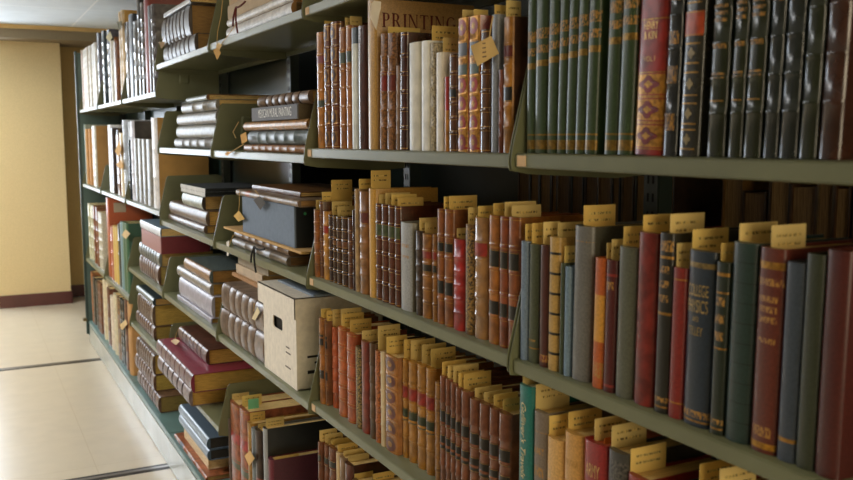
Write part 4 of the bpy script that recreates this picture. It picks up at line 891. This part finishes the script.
# window in the far wall, left of the aisle's axis
fr = MB(); wf = mat('e4e2da', 'satin')
for q in ((WX0, WX1, WZ0, WZ0+.05), (WX0, WX1, WZ1-.05, WZ1), (WX0, WX0+.05, WZ0, WZ1), (WX1-.05, WX1, WZ0, WZ1), ((WX0+WX1)/2-.025, (WX0+WX1)/2+.025, WZ0, WZ1)): fr.box(q[0], q[1], YF+.03, YF+.09, q[2], q[3], wf)
wn = fr.build('window_1'); wn['kind'] = 'structure'
fr = MB()  # added window, unseen behind the camera, where the warm fill comes in
for q in ((-.7, .9, .85, .9), (-.7, .9, 2.2, 2.25), (-.7, -.65, .85, 2.25), (.85, .9, .85, 2.25), (.08, .12, .85, 2.25)): fr.box(q[0], q[1], YB-.08, YB-.03, q[2], q[3], wf)
w2 = fr.build('window_added'); w2['kind'] = 'structure'
gl = bpy.data.materials.new('window_glass'); gl.use_nodes = True; nt = gl.node_tree; nt.nodes.remove(nt.nodes['Principled BSDF'])
tr = nt.nodes.new('ShaderNodeBsdfTransparent'); gs = nt.nodes.new('ShaderNodeBsdfGlossy'); gs.inputs['Roughness'].default_value = .02; mx = nt.nodes.new('ShaderNodeMixShader'); mx.inputs[0].default_value = .06
nt.links.new(tr.outputs[0], mx.inputs[1]); nt.links.new(gs.outputs[0], mx.inputs[2]); nt.links.new(mx.outputs[0], nt.nodes['Material Output'].inputs[0])
pn = MB(); pn.box(WX0+.04, WX1-.04, YF+.055, YF+.06, WZ0+.04, WZ1-.04, gl); pn.build('pane', wn)
pn = MB(); pn.box(-.66, .86, YB-.06, YB-.055, .89, 2.21, gl); pn.build('pane', w2)
# floor rails of the mobile shelving
for y, nm in ((6.2, 'farther'), (3.99, 'nearer'), (1.8, 'nearest, below the camera')):
    root = empty('floor_rail', (0, y, 0))
    b = MB(); b.box(-1.6, 1.5, -.035, .035, -.002, .0015, mat('2a2624', 'metal')); b.build('rail_bed', root)
    b = MB(); b.box(-1.6, 1.5, -.012, .012, .0015, .003, mat('8a8680', 'metal')); b.build('rail_strip', root)
    tag(root, 'dark metal rail across the cream floor, '+nm, 'rail', 'floor rails'); LABELS.append(root['label'])
# ceiling lights (lamps of the room, plus an added uplight)
em = bpy.data.materials.new('light_diffuser'); em.use_nodes = True; P = em.node_tree.nodes['Principled BSDF']; P.inputs['Emission Color'].default_value = (1, .97, .92, 1); P.inputs['Emission Strength'].default_value = 3
def fixture(x, y, power, col, label, up=0, drop=.16):
    root = empty('ceiling_light', (x, y, HC-drop))
    b = MB(); b.box(-.3, .3, -.6, .6, -.03, .02, mat('e8e8e4', 'satin')); b.build('housing', root, bevel=.003)
    b = MB(); b.box(-.28, .28, -.57, .57, -.034, -.0305, em); b.build('diffuser', root)
    for q in (-.4, .4):
        b = MB(); b.tube([(0, q, .02), (0, q, drop)], .006, mat('c8c8c4', 'metal'), 8); b.build('stem', root, smooth=1)
    for e_, z_, rx in ((power, -.04, 0), (up, .03, math.pi)):  # the upward lamp is added only to brighten the ceiling
        if not e_: continue
        ld = bpy.data.lights.new('ceiling_lamp', 'AREA'); ld.shape = 'RECTANGLE'; ld.size = .56; ld.size_y = 1.15; ld.energy = e_; ld.color = col
        lo = bpy.data.objects.new('ceiling_lamp', ld); COL.objects.link(lo); lo.location = (x, y, HC-drop+z_); lo.rotation_euler = (rx, 0, 0)
    tag(root, label, 'ceiling light', 'ceiling lights'); LABELS.append(label)
fixture(-.6, 7.3, 15, (.95, .98, 1), 'fluorescent ceiling light near the far wall', 14, .3)
fixture(-1.0, 4.9, 23, (.95, .97, 1), 'fluorescent ceiling light over the middle of the aisle')
fixture(-1.05, 2.7, 23, (.97, .98, 1), 'fluorescent ceiling light over the centre bay')
def fill_light(name, x, y, z, sx_, sy_, power, col, rx):
    l = bpy.data.lights.new(name, 'AREA'); l.shape = 'RECTANGLE'; l.size = sx_; l.size_y = sy_; l.energy = power; l.color = col
    o = bpy.data.objects.new(name, l); COL.objects.link(o); o.location = (x, y, z); o.rotation_euler = (rx, 0, 0)
fill_light('daylight_or_fill', .1, YB-.13, 1.55, 1.5, 1.3, 46, (1, .82, .52), math.pi/2)  # added warm fill for the faces turned towards the camera
wl = bpy.data.lights.new('daylight_or_fill', 'AREA'); wl.shape = 'RECTANGLE'; wl.size = WX1-WX0-.1; wl.size_y = WZ1-WZ0-.1; wl.energy = 62; wl.color = (.78, .88, 1)
wo = bpy.data.objects.new('daylight_or_fill', wl); COL.objects.link(wo); wo.location = ((WX0+WX1)/2, YF+.13, (WZ0+WZ1)/2); wo.rotation_euler = (-math.pi/2, 0, 0)
W = bpy.data.worlds.new('world'); SC.world = W; W.use_nodes = True; bg = W.node_tree.nodes['Background']; bg.inputs['Color'].default_value = (.75, .87, 1, 1); bg.inputs['Strength'].default_value = .8
vs = SC.view_settings; vs.view_transform = 'Standard'; vs.look = 'None'; vs.gamma = 1; vs.use_curve_mapping = False; vs.exposure = .25
# label check
from collections import Counter
dup = [k for k, v in Counter(LABELS).items() if v > 1]
lg = [l for l in LABELS if not 4 <= len(l.split()) <= 16]
print('LABELCHECK dup', dup, 'len', lg, len(LABELS))
